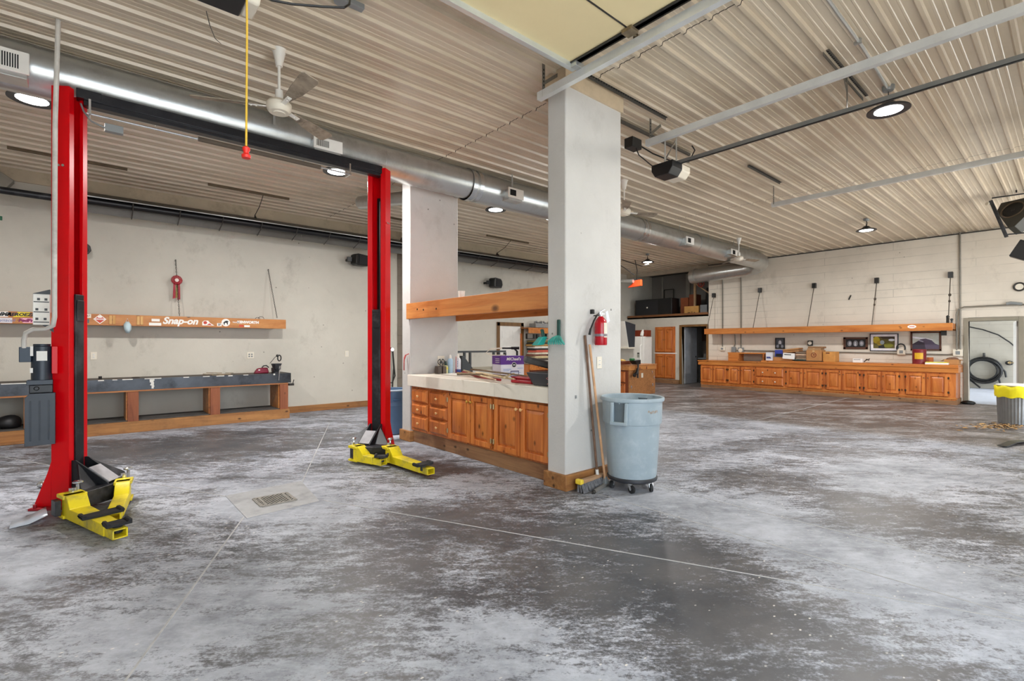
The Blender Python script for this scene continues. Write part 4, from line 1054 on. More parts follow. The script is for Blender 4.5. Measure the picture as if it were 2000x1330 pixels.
def outlet(name, c, nrm, w, h, label, duplex=1):
    """cover plate with sockets; nrm 'y' = faces -Y, 'x' = faces -X"""
    c = Vector(c); t = thing(name, label, 'outlet', tuple(c-Vector((0, 0, h/2))), 0, None)
    def bx(du, dv, hw, hh, d0, d1):
        if nrm == 'y': return MB().box(c.x+du-hw, c.y-d1, c.z+dv-hh, c.x+du+hw, c.y-d0, c.z+dv+hh)
        return MB().box(c.x-d1, c.y+du-hw, c.z+dv-hh, c.x-d0, c.y+du+hw, c.z+dv+hh)
    part(t, 'cover_plate', bx(0, 0, w/2, h/2, 0, .007), M_IVORY, .002)
    n = duplex
    for i in range(n):
        du = (i-(n-1)/2)*.046
        for dv in (-.02, .02): part(t, 'socket', bx(du, dv, .014, .013, .007, .010), M_GREY if n > 1 else M_WHITE, .002)
    s = MB()
    for i in range(n):
        du = (i-(n-1)/2)*.046
        for dv in (-.02, .02):
            for q in (-.006, .006): b = bx(du+q, dv, .0014, .005, .0099, .0107); s.add(b.v, b.f)
    part(t, 'slots', s, M_BLACK)
outlet('wall_outlet', (.085, YA-.001, 1.207), 'y', .08, .125, 'white outlet on the back wall just right of the lift post')
outlet('wall_outlet', (2.385, YA-.001, 1.18), 'y', .12, .125, 'white double outlet on the back wall left of the vise', 2)
outlet('wall_outlet', (4.288, YA-.001, 1.185), 'y', .08, .125, 'white outlet on the bare back wall between bench and right lift post')

def wall_speaker(c, label, s=1.0, mount='y'):
    c = Vector(c); t = thing('wall_speaker', label, 'speaker', tuple(c), 0, 'black wall speakers')
    b = MB(); b.M = Matrix.Translation(c) @ Matrix.Rotation(math.radians(20), 4, 'Z')
    b.prism([(-.20*s, -.10*s), (-.14*s, -.13*s), (.18*s, -.12*s), (.24*s, -.03*s), (.22*s, .07*s), (.15*s, .13*s), (-.12*s, .135*s), (-.19*s, .10*s)], -.09*s, .09*s, 'y')
    part(t, 'cabinet', b, M_BLACK, .012*s)
    g = MB(); g.M = b.M; g.prism([(-.12*s, -.10*s), (.15*s, -.095*s), (.19*s, -.03*s), (.12*s, .10*s), (-.10*s, .105*s)], -.10*s, -.091*s, 'y')
    part(t, 'grille', g, mat('speaker grille', '#222224', .8, 0, .2, 90))
    m = MB().box(c.x-.30*s, c.y-.02, c.z-.05*s, c.x-.18*s, c.y+.02, c.z+.05*s).beam((c.x-.24*s, c.y, c.z), (c.x-.24*s, YA, c.z), .03, .05)
    part(t, 'mount', m, M_BLACK, .003)
wall_speaker((4.50, 10.25, 3.22), 'black speaker high on the back wall left of the right lift post', .95)
wall_speaker((-.12, 10.25, 2.90), 'black speaker on the back wall half hidden by the left lift post', .7)
wall_speaker((8.30, 10.25, 3.03), 'black speaker on the back wall above the header board', 1.0)
gn = onY(0, 425, 10.4); solo('green_tag', MB().cbox((gn.x-.02, YA-.01, gn.z), .08, .012, .06), mat('green tag', '#2f6a4a', .6), 'small green tag on the back wall at the left edge', 'tag')

# hose on the block strip, blue bin behind the right post
hz = MB(); c = Vector((5.27, YA-.06, 1.22)); hz.tube([(c.x+.02, c.y, 1.30), (c.x-.10, c.y-.02, 1.22), (c.x-.16, c.y-.02, .9), (c.x-.08, c.y-.02, .52), (c.x+.06, c.y-.02, .50), (c.x+.13, c.y-.02, .66), (c.x+.10, c.y-.02, .95), (c.x+.07, c.y-.02, 1.28), (c.x+.02, c.y, 1.31)], .016, 8)
hz.tube([(c.x+.06, c.y-.03, 1.25), (c.x+.10, c.y-.02, .85), (c.x+.06, c.y-.02, .35)], .016, 8)
hh = thing('hose', 'dark hose looped on a hook beside the block strip', 'hose', (c.x, c.y, .35))
part(hh, 'hose_loop', hz, M_DARKST)
part(hh, 'hook', MB().cyl((c.x+.04, YA, 1.27), (c.x+.04, YA-.12, 1.27), .02, n=12).cyl((c.x+.04, YA-.12, 1.27), (c.x+.04, YA-.13, 1.27), .04, n=14), M_CHROME)
def bin_(x, y, r0, r1, z0, z1, m, t, n=40):
    h = z1-z0
    part(t, 'body', MB().lathe([(r0-.02, z0), (r0, z0+.012), (r0+(r1-r0)*.75, z0+h*.72), (r1*.985, z0+h*.73), (r1*1.0, z1-.03), (r1+.022, z1-.028), (r1+.028, z1-.01), (r1+.022, z1), (r1-.006, z1), (r1-.014, z1-.04), (r1*.96, z0+h*.72), (r0-.012, z0+.04), (0, z0+.03)], (x, y, 0), n), m, sharp=50)
bb = thing('trash_can', 'blue plastic trash can behind the right lift post', 'trash can', (3.62, 7.05, 0))
bin_(3.62, 7.05, .19, .235, 0, .70, mat('blue bin plastic', '#56708f', .5, 0, .08, 5), bb)
part(bb, 'rim_band', MB().tube([(3.62+.25*math.cos(a), 7.05+.25*math.sin(a), .685) for a in [2*PI*k/36 for k in range(36)]], .016, 8, True), mat('pale rim', '#a8b4c0', .5))
part(bb, 'handle', MB().box(3.53, 6.795, .53, 3.66, 6.84, .55), mat('handle blue', '#3c5878', .5), .004)
tg = MB().tube([(3.49, 6.38, 1.24), (3.46, 6.36, 1.20), (3.45, 6.35, 1.13), (3.455, 6.36, 1.02)], .008, 6).tube([(3.50, 6.30, 1.26), (3.47, 6.33, 1.24), (3.455, 6.36, 1.16)], .007, 6)
solo('rope_scrap', tg, mat('red rope', '#b04a48', .8, 0, .3, 40), 'scrap of red and white rope hooked on the narrow face of the far pier', 'rope')
part(lift, 'cover_box', MB().prism([(5.90, 1.50), (5.98, 1.44), (6.06, 1.50), (6.06, 1.80), (5.98, 1.86), (5.90, 1.80)], 2.85, 2.93, 'x'), M_BLACK, .004)
# ================================================================ COUNTER BETWEEN THE PIERS
def panel_front(parent, name, x, y0, y1, z0, z1, m, knobs=(), flat=False, depth=.036, hinge=None, hm=None):
    """door or drawer front facing -X, standing proud of plane x"""
    b = MB().box(x-depth, y0, z0, x, y1, z1)
    f = .055 if not flat else .03
    w, h = y1-y0, z1-z0
    if not flat:
        f = min(.06, w*.17, h*.2)
        b = MB().box(x-depth*.35, y0, z0, x, y1, z1)
        b.box(x-depth, y0, z0, x-depth*.4, y0+f, z1).box(x-depth, y1-f, z0, x-depth*.35, y1, z1).box(x-depth, y0+f, z0, x-depth*.35, y1-f, z0+f).box(x-depth, y0+f, z1-f, x-depth*.35, y1-f, z1)
        o = f+.010; i = f+.045
        b.hexa([(x-depth*.35, y0+o, z0+o), (x-depth*.35, y0+o, z1-o), (x-depth*.35, y1-o, z1-o), (x-depth*.35, y1-o, z0+o)], [(x-depth*.95, y0+i, z0+i), (x-depth*.95, y0+i, z1-i), (x-depth*.95, y1-i, z1-i), (x-depth*.95, y1-i, z0+i)])
    else:
        o = .028
        b = MB().box(x-depth*.35, y0, z0, x, y1, z1)
        b.hexa([(x-depth*.35, y0, z0), (x-depth*.35, y0, z1), (x-depth*.35, y1, z1), (x-depth*.35, y1, z0)], [(x-depth*1.2, y0+o, z0+o), (x-depth*1.2, y0+o, z1-o), (x-depth*1.2, y1-o, z1-o), (x-depth*1.2, y1-o, z0+o)])
    d = part(parent, name, b, m, .0025)
    for ky, kz, km, kr in knobs:
        k = MB().cyl((x-depth, ky, kz), (x-depth-.018, ky, kz), kr*.5, n=10).ball((x-depth-.026, ky, kz), kr, 14, (.7, 1, 1))
        part(d, 'knob', k, km)
    if hinge:
        hb = MB()
        for hz_ in (z0+.09, z1-.09): hb.cyl((x-depth-.003, hinge, hz_-.03), (x-depth-.003, hinge, hz_+.03), .006, n=8).box(x-depth-.003, hinge-.018, hz_-.022, x-depth, hinge+.018, hz_+.022)
        part(d, 'hinge', hb, hm or M_BRASS)
    return d

XC = 3.53
ic = thing('base_cabinet', 'honey pine base cabinet with six drawers and four doors between the white piers', 'cabinet', (3.9, 4.86, 0))
def IY(px): return onX(px, 790, XC-.012).y
part(ic, 'body', MB().box(XC+.002, 3.445, .17, 4.28, 6.275, .80), M_CAB)
part(ic, 'toe_board', MB().box(XC+.015, 3.475, 0, XC+.05, 6.245, .17), M_PLANKY, .003)
dz = [(.20, .39), (.405, .565), (.58, .765)]
dy = [(IY(836.5), IY(806)), (IY(875), IY(840))]
for (a, b) in dy:
    for z0, z1 in dz:
        panel_front(ic, 'drawer', XC, a+.008, b-.008, z0, z1, M_CAB, [((a+b)/2, (z0+z1)/2, M_KNOB, .017)], True)
doors = [(877, 921, 'L'), (921.5, 962, 'R'), (967, 1018, 'L'), (1018.5, 1075, 'R')]
for k, (pa, pb, s) in enumerate(doors):
    y1, y0 = IY(pa), max(IY(pb), 3.45)
    ky = y0+.035 if s == 'L' else y1-.035
    panel_front(ic, 'door', XC, y0+.006, y1-.006, .20, .775, M_CAB, [(ky, .70, M_KNOB if k > 1 else mat('brass knob', '#c9a24a', .3, .7, .1, 20), .018)], hinge=(y1 if s == 'L' else y0))
ct = thing('countertop', 'thick cream countertop running between the two white piers', 'countertop', (3.9, 4.86, .80))
part(ct, 'top', MB().box(3.47, 3.44, .93, 4.42, 6.28, .962), M_TOP, .003)
part(ct, 'front_edge', MB().box(3.465, 3.44, .805, 3.50, 4.30, .96).box(3.465, 4.303, .805, 3.50, 6.28, .96), M_TOP, .004)
part(ct, 'back_edge', MB().box(4.39, 3.44, .805, 4.42, 6.28, .93), M_TOP)

hd = thing('header_shelf', 'orange pine box shelf spanning high between the two white piers', 'shelf', (3.9, 4.86, 1.75))
part(hd, 'front_board', MB().box(3.47, 3.44, 1.755, 3.51, 6.325, 1.978), M_HEAD, .004)
part(hd, 'back_board', MB().box(4.30, 3.44, 1.75, 4.335, 6.285, 1.90), M_HEAD, .004)
part(hd, 'shelf_board', MB().box(3.51, 3.44, 1.90, 4.30, 6.28, 1.925), M_HEAD)
nh = MB()
for px, py in ((815, 604), (827, 605), (852, 603)): a = onX(px, py, 3.47); nh.cyl((3.4695, a.y, a.z), (3.4685, a.y, a.z), .014, n=12)
part(hd, 'bored_hole', nh, M_BLACK)
a = onX(899, 583, 3.60)
cupm = MB().lathe([(0, 0), (.033, 0), (.042, .14), (.045, .14), (.045, .15), (.038, .15), (.03, .02), (0, .02)], (3.62, a.y, 1.925), 20)
solo('white_cup', cupm, M_WHITE, 'white cup standing on the header shelf beside the far pier', 'cup')
a = onX(1012, 566, 3.60)
pp = MB().box(3.56, a.y-.28, 1.925, 3.9, a.y+.25, 1.985).cbox((3.66, a.y, 1.993), .14, .26, .012, .2, 0, .06)
solo('papers', pp, M_CARD, 'flat cardboard and paper lying on top of the header shelf', 'papers')

# things on the counter
outlet('wall_outlet', (4.03, 6.28, 1.145), 'y', .12, .15, 'double white outlet on the far pier above the pencil cup', 2)
pcx, pcy = 3.95, 6.16
pcup = thing('pencil_cup', 'dark mesh cup holding black scissors on the counter by the far pier', 'cup', (pcx, pcy, .962))
part(pcup, 'cup', MB().box(pcx-.075, pcy-.045, .962, pcx-.008, pcy+.045, 1.075).box(pcx+.008, pcy-.045, .962, pcx+.07, pcy+.045, 1.07), mat('mesh cup', '#5a5149', .5, .3, .2, 60), .004)
sc_ = MB()
for s in (-1, 1):
    sc_.tube([(pcx+s*.03+.024*math.cos(t), pcy-.01, 1.135+.034*math.sin(t)) for t in [2*PI*k/14 for k in range(14)]], .006, 6, True)
    sc_.beam((pcx+s*.02, pcy-.01, 1.10), (pcx-s*.01, pcy-.01, 1.0), .012, .004)
part(pcup, 'scissors', sc_, M_BLACK)
def can_(name, x, y, r, h, m, label, capm, caph=.03, band=None):
    t = thing(name, label, 'bottle', (x, y, .962))
    part(t, 'body', MB().lathe([(r*.93, .962), (r, .97), (r, .962+h*.80), (r*.72, .962+h*.9), (r*.45, .962+h*.92), (0, .962+h*.92)], (x, y, 0), 24), m)
    part(t, 'cap', MB().lathe([(r*.5, .962+h*.915), (r*.52, .962+h), (r*.3, .962+h+caph), (0, .962+h+caph)], (x, y, 0), 18), capm)
    if band: part(t, 'label_band', MB().lathe([(r*1.01, .962+band[0]*h), (r*1.012, .962+band[1]*h)], (x, y, 0), 24), band[2])
    return t
can_('squeeze_bottle', 4.055, 6.19, .034, .13, mat('pale yellow label', '#d9d5a0', .5), 'small yellow banded bottle with dark green cap beside the pencil cup', mat('dark green cap', '#16382e', .5), .05, (.45, .68, mat('band yellow', '#e3cf45', .5)))
can_('spray_can', 4.135, 6.19, .040, .24, mat('light blue can', '#a9c6dc', .35), 'light blue spray can on the counter by the far pier', M_WHITE, .035)
cc_ = can_('spray_can', 4.265, 6.17, .042, .245, mat('white can', '#dfe3ea', .35), 'white spray can with dark blue base on the counter', M_WHITE, .04, (.0, .22, mat('band blue', '#24418c', .4)))
part(cc_, 'lettering_dots', MB().ball((4.235, 6.138, 1.13), .011, 8, (.5,.5,1)).ball((4.235, 6.138, 1.10), .011, 8, (.5,.5,1)).ball((4.235, 6.138, 1.065), .01, 8, (.5,.5,1)), M_DB)
part(cc_, 'straw', MB().cyl((4.213, 6.15, .97), (4.213, 6.15, 1.21), .004, n=6), M_DR)

def bent(name, pts, r, m, label, cat='stick', n=8): return solo(name, MB().tube(pts, r, n), m, label, cat)
bent('red_pole', [(4.30, 6.10, .976), (3.82, 5.05, .976), (3.68, 4.45, .976)], .0135, mat('red pole', '#a51f2c', .4), 'long red pole lying along the counter from the far pier', 'pole')
M_STICK = mat('dry stick', '#cdb792', .8, 0, .2, 30); M_STICKD = mat('barky stick', '#6f5d4a', .9, 0, .4, 40)
random.seed(3)
for k, (p, q, m_, lb) in enumerate((
    ((893, 730), (1006, 743), M_STICK, 'thin pale stick, rearmost on the counter'),
    ((906, 725), (968, 746), M_STICK, 'pale stick slanting across the bundle on the counter'),
    ((893, 737), (990, 740), M_STICKD, 'dark barky stick in the bundle on the counter'),
    ((930, 735), (1003, 749), M_STICK, 'crooked pale stick at the front of the counter bundle'),
    ((985, 748), (1004, 739), M_STICK, 'short split stick at the right end of the bundle'),
    ((920, 732), (1030, 748), M_STICKD, 'long brown stick lying towards the dark bin on the counter'))):
    z = 1.002+.012*k
    a, b = onZ(*p, .99), onZ(*q, .99)
    a, b = (v_*min(1, 4.15/v_.x) for v_ in (a, b)); a.z = b.z = z
    mid = (a+b)/2+Vector((.03*(-1)**k, .01, .006))
    bent('stick', [a, (a+mid)/2+Vector((.008, 0, .002)), mid, (mid+b)/2, b], [.012, .0115, .011, .0105, .007], m_, lb)
rc = MB().box(3.62, 3.86, .964, 3.98, 4.20, 1.0).box(3.66, 3.9, 1.0, 4.0, 4.24, 1.03)
solo('red_tray', rc, mat('red tray', '#a61c2b', .45, 0, .2, 6), 'flat dark red trays between sticks and dark bin on the counter', 'tray', bevel=.01)
dk = thing('dustpan_bin', 'dark grey angled bin at the pier end of the counter', 'bin', (3.66, 3.60, .962))
part(dk, 'body', MB().hexa([(3.56, 3.50, .964), (3.86, 3.50, .964), (3.86, 3.76, .964), (3.56, 3.76, .964)], [(3.54, 3.46, 1.10), (3.9, 3.46, 1.10), (3.9, 3.86, 1.10), (3.54, 3.86, 1.10)]), mat('bin charcoal', '#3b3d42', .45, 0, .15, 8), .008)
part(dk, 'string', MB().tube([(3.535, 3.50, 1.07), (3.53, 3.54, 1.05), (3.54, 3.49, 1.02), (3.535, 3.53, .99)], .004, 5), mat('pink string', '#d98a86', .7))
pad_ = MB(); pad_.M = Matrix.Translation((3.86, 3.86, 1.17)) @ Matrix.Rotation(math.radians(-50), 4, 'Z') @ Matrix.Rotation(math.radians(14), 4, 'Y')
pad_.prism([(-.24, -.10), (.20, -.12), (.24, 0), (.20, .12), (-.24, .10), (-.27, 0)], -.035, .035); pad_.M = Matrix()
solo('black_pad', pad_, mat('grey pad', '#4a4a4a', .6, 0, .2, 12), 'flat dark pad tilted on top of the counter bin', 'pad', bevel=.02)

# purple carton
PX_, PY_ = 4.12, 4.83
cx_ = thing('carton', 'purple and white carton with handwritten name on the counter', 'box', (PX_, PY_, .962), math.radians(-14))
w2, d2_, h2 = .165, .13, .285
part(cx_, 'carton_body', MB().box(-w2, -d2_, 0, w2, d2_, h2), mat('carton white', '#dfe0ee', .6, 0, .03, 6), .003, world=False)
def lp(t, name, mb, m, **k): return part(t, name, mb, m, 0, world=False, **k)
M_PUR = mat('carton purple', '#5b2a8c', .5, 0, .06, 6)
pb_ = lp(cx_, 'purple_band', MB().box(-w2-.001, -d2_-.001, h2*.62, w2+.001, d2_+.001, h2+.001), M_PUR)
lp(cx_, 'lettering', text_mb("MIChael's", .052, (.015, -d2_-.0015, h2*.86), (1,0,0), (0,0,1), .001, .15, .001), M_WHITE, label='white handwriting')
lg_ = MB().cyl((.02, -d2_-.003, h2*.60), (.02, -d2_-.0012, h2*.60), .034, n=28)
lo = lp(cx_, 'round_logo', lg_, M_WHITE)
lp(lo, 'logo_disc', MB().cyl((.02, -d2_-.0045, h2*.60), (.02, -d2_-.003, h2*.60), .029, n=28), mat('logo navy', '#1d2140', .5))
lp(lo, 'logo_mark', MB().box(.003, -d2_-.0055, h2*.60-.006, .037, -d2_-.0045, h2*.60+.006), M_WHITE)
pr_ = MB().box(-.13, -d2_-.002, h2*.40, -.02, -d2_-.001, h2*.42).box(-.13, -d2_-.002, h2*.34, -.05, -d2_-.001, h2*.36).box(.07, -d2_-.002, h2*.44, .15, -d2_-.001, h2*.46).box(-.10, -d2_-.002, h2*.25, .12, -d2_-.001, h2*.265)
lp(cx_, 'blue_print', pr_, mat('print blue', '#7aa0d8', .6))
b_ = MB()
for z0, z1 in ((.02, .032), (.085, .097)): b_.box(-.03, -d2_-.002, z0, .09, -d2_-.001, z1)
b_.box(-.03, -d2_-.002, .02, -.022, -d2_-.001, .097).box(.082, -d2_-.002, .02, .09, -d2_-.001, .097)
lp(cx_, 'print_box', b_, mat('print navy', '#3a3a70', .6))
sd = MB()
for k in range(3): sd.box(-w2-.002, -.09, h2*(.70+.08*k), -w2-.001, .03, h2*(.72+.08*k))
lp(cx_, 'side_print', sd, M_WHITE)
# clamp tool stuck up behind the carton
cz_ = MB().tube([(4.365, 4.93, .962), (4.365, 4.93, 1.30), (4.34, 4.97, 1.345), (4.24, 5.09, 1.345)], .014, 8).cyl((4.385, 4.91, 1.345), (4.315, 4.99, 1.345), .02, n=10)
cl_ = thing('hand_tool', 'black upright tool with a pale looped cord behind the purple carton', 'tool', (4.365, 4.93, .962))
part(cl_, 'shaft', cz_, M_BLACK)
part(cl_, 'cord_loop', MB().tube([(4.24, 5.09, 1.345), (4.13, 5.21, 1.33), (4.09, 5.26, 1.28), (4.15, 5.19, 1.245), (4.27, 5.07, 1.25)], .008, 6), M_IVORY)

# black steel frame beyond the counter
sfm = thing('tube_rack', 'black square-tube rack standing behind the counter', 'rack', (6.0, 8.0, 0))
fb = MB()
xs = [onY(p, 700, 8.0).x for p in (894, 907, 918, 964, 974, 986)]
fb.box(xs[0]-.3, 7.98, 1.225, xs[5]+.02, 8.02, 1.262)
part(sfm, 'top_rail', fb, M_BLACK, .003)
for x in (xs[1], xs[2], xs[3]): part(sfm, 'upright', MB().box(x-.022, 7.98, 0, x+.022, 8.02, 1.225), M_BLACK, .003)
part(sfm, 'end_hook', MB().box(xs[4]-.02, 7.97, 1.10, xs[4]+.02, 8.03, 1.22).box(xs[5]-.02, 7.97, 1.08, xs[5]+.02, 8.03, 1.22), M_BLACKM, .003)
part(sfm, 'low_rail', MB().box(xs[2], 8.03, .86, xs[3], 8.06, .93), mat('dusty bar', '#8d8574', .7), .002)
wd = MB().prism([(onY(893, 735, 7.6).x, .60), (onY(916, 735, 7.6).x, .60), (onY(914, 728, 7.6).x, .95), (onY(897, 704, 7.6).x, 1.18), (onY(893, 704, 7.6).x, 1.18)], 7.45, 7.75, 'y').prism([(4.9, 0), (5.45, 0), (5.45, .6), (4.9, .6)], 7.45, 7.75, 'y')
solo('black_case', wd, M_BLACK, 'dark wedge-topped case beside the black frame behind the counter', 'case', bevel=.006)

# ================================================================ ON AND AGAINST THE NEAR PIER
YP = 3.20
fx = thing('fire_extinguisher', 'red fire extinguisher with white tag hanging on the white pier', 'fire extinguisher', (3.87, 3.12, 1.385))
ex, ey, er = 3.873, 3.115, .062
part(fx, 'cylinder', MB().lathe([(.0, 1.388), (er*.92, 1.388), (er, 1.398), (er, 1.60), (er*.86, 1.635), (er*.5, 1.66), (er*.32, 1.675), (0, 1.675)], (ex, ey, 0), 32), mat('extinguisher red', '#b30d20', .25, 0, .04, 4))
part(fx, 'valve', MB().cyl((ex, ey, 1.67), (ex, ey, 1.72), .017, n=14).box(ex-.03, ey-.012, 1.69, ex+.02, ey+.012, 1.712), M_CHROME, .002)
part(fx, 'lever', MB().beam((ex-.03, ey, 1.715), (ex+.055, ey, 1.745), .02, .006).beam((ex-.01, ey, 1.70), (ex+.055, ey, 1.70), .02, .006), M_CHROME, .001)
part(fx, 'hose', MB().tube([(ex-.03, ey, 1.70), (ex-.07, ey-.01, 1.685), (ex-.105, ey, 1.63), (ex-.135, ey+.01, 1.56), (ex-.145, ey+.01, 1.54)], .0085, 8).cyl((ex-.142, ey+.01, 1.55), (ex-.16, ey+.01, 1.49), .011, .014, n=10), M_BLACK)
lb_ = MB()
for k in range(7):
    a0 = math.radians(-120+14*k+8); a1 = a0+math.radians(14)
    r = er+.001
    lb_.add([(ex+r*math.cos(a0), ey+r*math.sin(a0), 1.465), (ex+r*math.cos(a1), ey+r*math.sin(a1), 1.465), (ex+r*math.cos(a1), ey+r*math.sin(a1), 1.61), (ex+r*math.cos(a0), ey+r*math.sin(a0), 1.61)], [(0, 1, 2, 3)])
part(fx, 'instruction_label', lb_, mat('label cream', '#e9e4d2', .5))
part(fx, 'strap', MB().lathe([(er+.0005, 1.475), (er+.002, 1.475), (er+.002, 1.50), (er+.0005, 1.50)], (ex, ey, 0), 32), mat('strap grey', '#8b8288', .4, .4))
part(fx, 'wall_hook', MB().box(ex-.065, 3.16, 1.70, ex-.04, YP, 1.745).box(ex-.012, ey+.02, 1.68, ex+.012, YP, 1.69), M_BLACK, .003)
part(fx, 'tag', MB().hexa([(ex+.065, ey-.01, 1.72), (ex+.095, ey-.012, 1.735), (ex+.095, ey-.01, 1.735), (ex+.065, ey-.008, 1.72)], [(ex+.105, ey+.0, 1.61), (ex+.145, ey-.002, 1.635), (ex+.145, ey, 1.635), (ex+.105, ey+.002, 1.61)]), mat('tag pale', '#dfe3ee', .5))
outlet('wall_outlet', (3.95, YP, 1.21), 'y', .075, .12, 'white outlet on the near pier below the fire extinguisher')
solo('wall_hook', MB().box(3.585, YP-.012, .87, 3.60, YP, .90), M_GREY, 'tiny metal clip low on the near white pier', 'hook')

hb_ = thing('hand_rake', 'teal hand rake with dark green handle on the pier side', 'hand tool', (3.42, 3.275, 1.40))
XR = 3.45
part(hb_, 'handle', MB().box(XR-.025, 3.258, 1.47, XR-.005, 3.292, 1.635), mat('dark green handle', '#14473f', .5), .006)
tn = MB()
for k in range(7):
    u = (k-3)/3
    tn.tube([(XR-.02, 3.275-.012*u, 1.475), (XR-.05, 3.27-.05*u, 1.455), (XR-.075, 3.262-.085*u, 1.425), (XR-.07, 3.255-.105*u, 1.395)], [.010, .012, .012, .008], 6)
part(hb_, 'tines', tn, mat('teal plastic', '#3fa095', .5, 0, .1, 12))
hs_ = thing('hand_scoop', 'bright teal scoop sticking out past the pier edge', 'hand tool', (3.40, 3.50, 1.40))
sx_ = onX(1067, 662, 3.42)
part(hs_, 'blade', MB().hexa([(3.38, 3.44, 1.47), (3.45, 3.44, 1.475), (3.45, 3.50, 1.475), (3.38, 3.50, 1.47)], [(3.34, 3.475, 1.385), (3.44, 3.475, 1.39), (3.44, 3.565, 1.39), (3.34, 3.565, 1.385)]), mat('bright teal', '#199a8f', .4), .008)
part(hs_, 'grip', MB().beam((3.42, 3.465, 1.465), (3.42, 3.49, 1.545), .035, .022), mat('dark green handle', '#14473f', .5), .006)

def broom(p_top, p_bot, label, m, r=.0125, name='push_broom', cat='broom'):
    t = thing(name, label, cat, (p_bot[0], p_bot[1], 0))
    part(t, 'handle', MB().tube([p_top, tuple((Vector(p_top)+Vector(p_bot))/2), p_bot], r, 10), m)
    return t
b1 = broom((3.705, 3.175, 1.485), (3.835, 3.125, .075), 'push broom with grey bristles and yellow corner leaning on the white pier', mat('dark wood handle', '#6b4f3d', .6, 0, .3, 12))
part(b1, 'socket', MB().cyl((3.828, 3.128, .155), (3.836, 3.124, .06), .017, n=12), mat('socket white', '#d9d9d4', .5))
u0, u1 = Vector((3.50, 3.075, 0)), Vector((3.93, 3.125, 0))
part(b1, 'head', MB().beam(u0+Vector((0, 0, .095)), u1+Vector((0, 0, .085)), .06, .035), wood('broom head', '#b08a66', '#cda987', 0, False, .6), .006)
bs_ = MB()
for i in range(26):
    for j in range(3):
        p = u0.lerp(u1, (i+.5)/26)+Vector((random.uniform(-.004, .004), (j-1)*.024-.008, 0)); q = p+Vector((random.uniform(-.01, .01), (j-1)*.012-.02, .004)); p.z = .082
        bs_.cyl(p, q, .0075, .010, n=5)
part(b1, 'bristles', bs_, mat('grey bristle', '#6a6a6e', .9, 0, .3, 40))
part(b1, 'yellow_corner', MB().beam(u0+Vector((-.012, 0, .10)), u0+Vector((.035, .004, .10)), .075, .05), mat('broom yellow', '#e6c83a', .5), .012)
b2 = broom((3.745, 3.150, 1.395), (3.842, 3.035, .06), 'light wooden squeegee handle leaning beside the broom', mat('light wood handle', '#c79a72', .55, 0, .15, 12), .0125, 'floor_squeegee', 'squeegee')
part(b2, 'bracket', MB().hexa([(3.82, 3.02, .03), (3.88, 3.01, .03), (3.88, 3.05, .03), (3.82, 3.06, .03)], [(3.832, 3.025, .10), (3.856, 3.022, .10), (3.856, 3.046, .10), (3.832, 3.05, .10)]), M_GREY, .003)
part(b2, 'blade', MB().beam((3.60, 2.965, .022), (3.94, 3.065, .022), .018, .03).beam((3.60, 2.96, .008), (3.94, 3.06, .008), .006, .014), mat('squeegee metal', '#9b9791', .5, .5), .002)
part(b2, 'end_wheel', MB().ball((3.575, 2.955, .018), .018, 10).beam((3.545, 2.95, .012), (3.60, 2.965, .02), .016, .012), M_DARKST)

tcn = thing('trash_can', 'large grey round trash can on a black caster dolly beside the pier', 'trash can', (4.015, 2.845, 0))
tx, ty = 4.015, 2.845
M_TC = mat('grey can plastic', '#9aa9b2', .42, 0, .06, 4, dirt='#c9cfd2', damt=.25, dscale=8)
prof = [(.205, .125), (.228, .135), (.233, .16), (.262, .64), (.276, .645), (.279, .66), (.284, .855), (.301, .858), (.305, .872), (.302, .888), (.292, .893), (.279, .885), (.274, .84), (.258, .64), (.225, .15), (0, .145)]
part(tcn, 'body', MB().lathe(prof, (tx, ty, 0), 64), M_TC, sharp=50)
hn = MB()
for a in (math.radians(192), math.radians(12)):
    hn.M = Matrix.Translation((tx, ty, 0)) @ Matrix.Rotation(a, 4, 'Z')
    hn.prism([(.27, .66), (.315, .66), (.305, .80), (.300, .855), (.27, .855)], -.085, -.055, 'y'); hn.prism([(.27, .66), (.315, .66), (.305, .80), (.300, .855), (.27, .855)], .055, .085, 'y')
    hn.box(.265, -.085, .645, .318, .085, .675)
hn.M = Matrix()
part(tcn, 'handle', hn, M_TC, .005)
for a in (math.radians(192), math.radians(12)):
    hk = MB(); hk.M = Matrix.Translation((tx, ty, 0)) @ Matrix.Rotation(a, 4, 'Z'); hk.box(.27, -.055, .675, .2835, .055, .85)
    part(tcn, 'handle_recess', hk, mat('recess shade grey', '#5d686f', .5), 0)  # darker copy of the can grey, painted in for shade behind the handle
rsx = MB(); rsx.M = Matrix.Translation((tx, ty, 0)) @ Matrix.Rotation(math.radians(-118), 4, 'Z')
random.seed(21)
for k in range(15):
    a = math.radians(4+1.55*k+random.uniform(-.6, .6)); z = .772+random.uniform(-.008, .010); r = .2838; h = random.uniform(.004, .013); w = random.uniform(.015, .035)
    rsx.add([(r*math.cos(a), r*math.sin(a), z-h), (r*math.cos(a+w), r*math.sin(a+w), z-h*.7), (r*math.cos(a+w*1.1), r*math.sin(a+w*1.1), z+h*.4), (r*math.cos(a+w*.3), r*math.sin(a+w*.3), z+h)], [(0, 1, 2, 3)])
rsx.M = Matrix()
part(tcn, 'sticker_residue', rsx, mat('residue brown', '#a08a72', .8, 0, .3, 60))
dl = part(tcn, 'dolly', MB().lathe([(.0, .085), (.20, .085), (.235, .10), (.24, .125), (.232, .135), (0, .135)], (tx, ty, 0), 48), mat('dolly black', '#26282e', .5, 0, .2, 12), sharp=50)
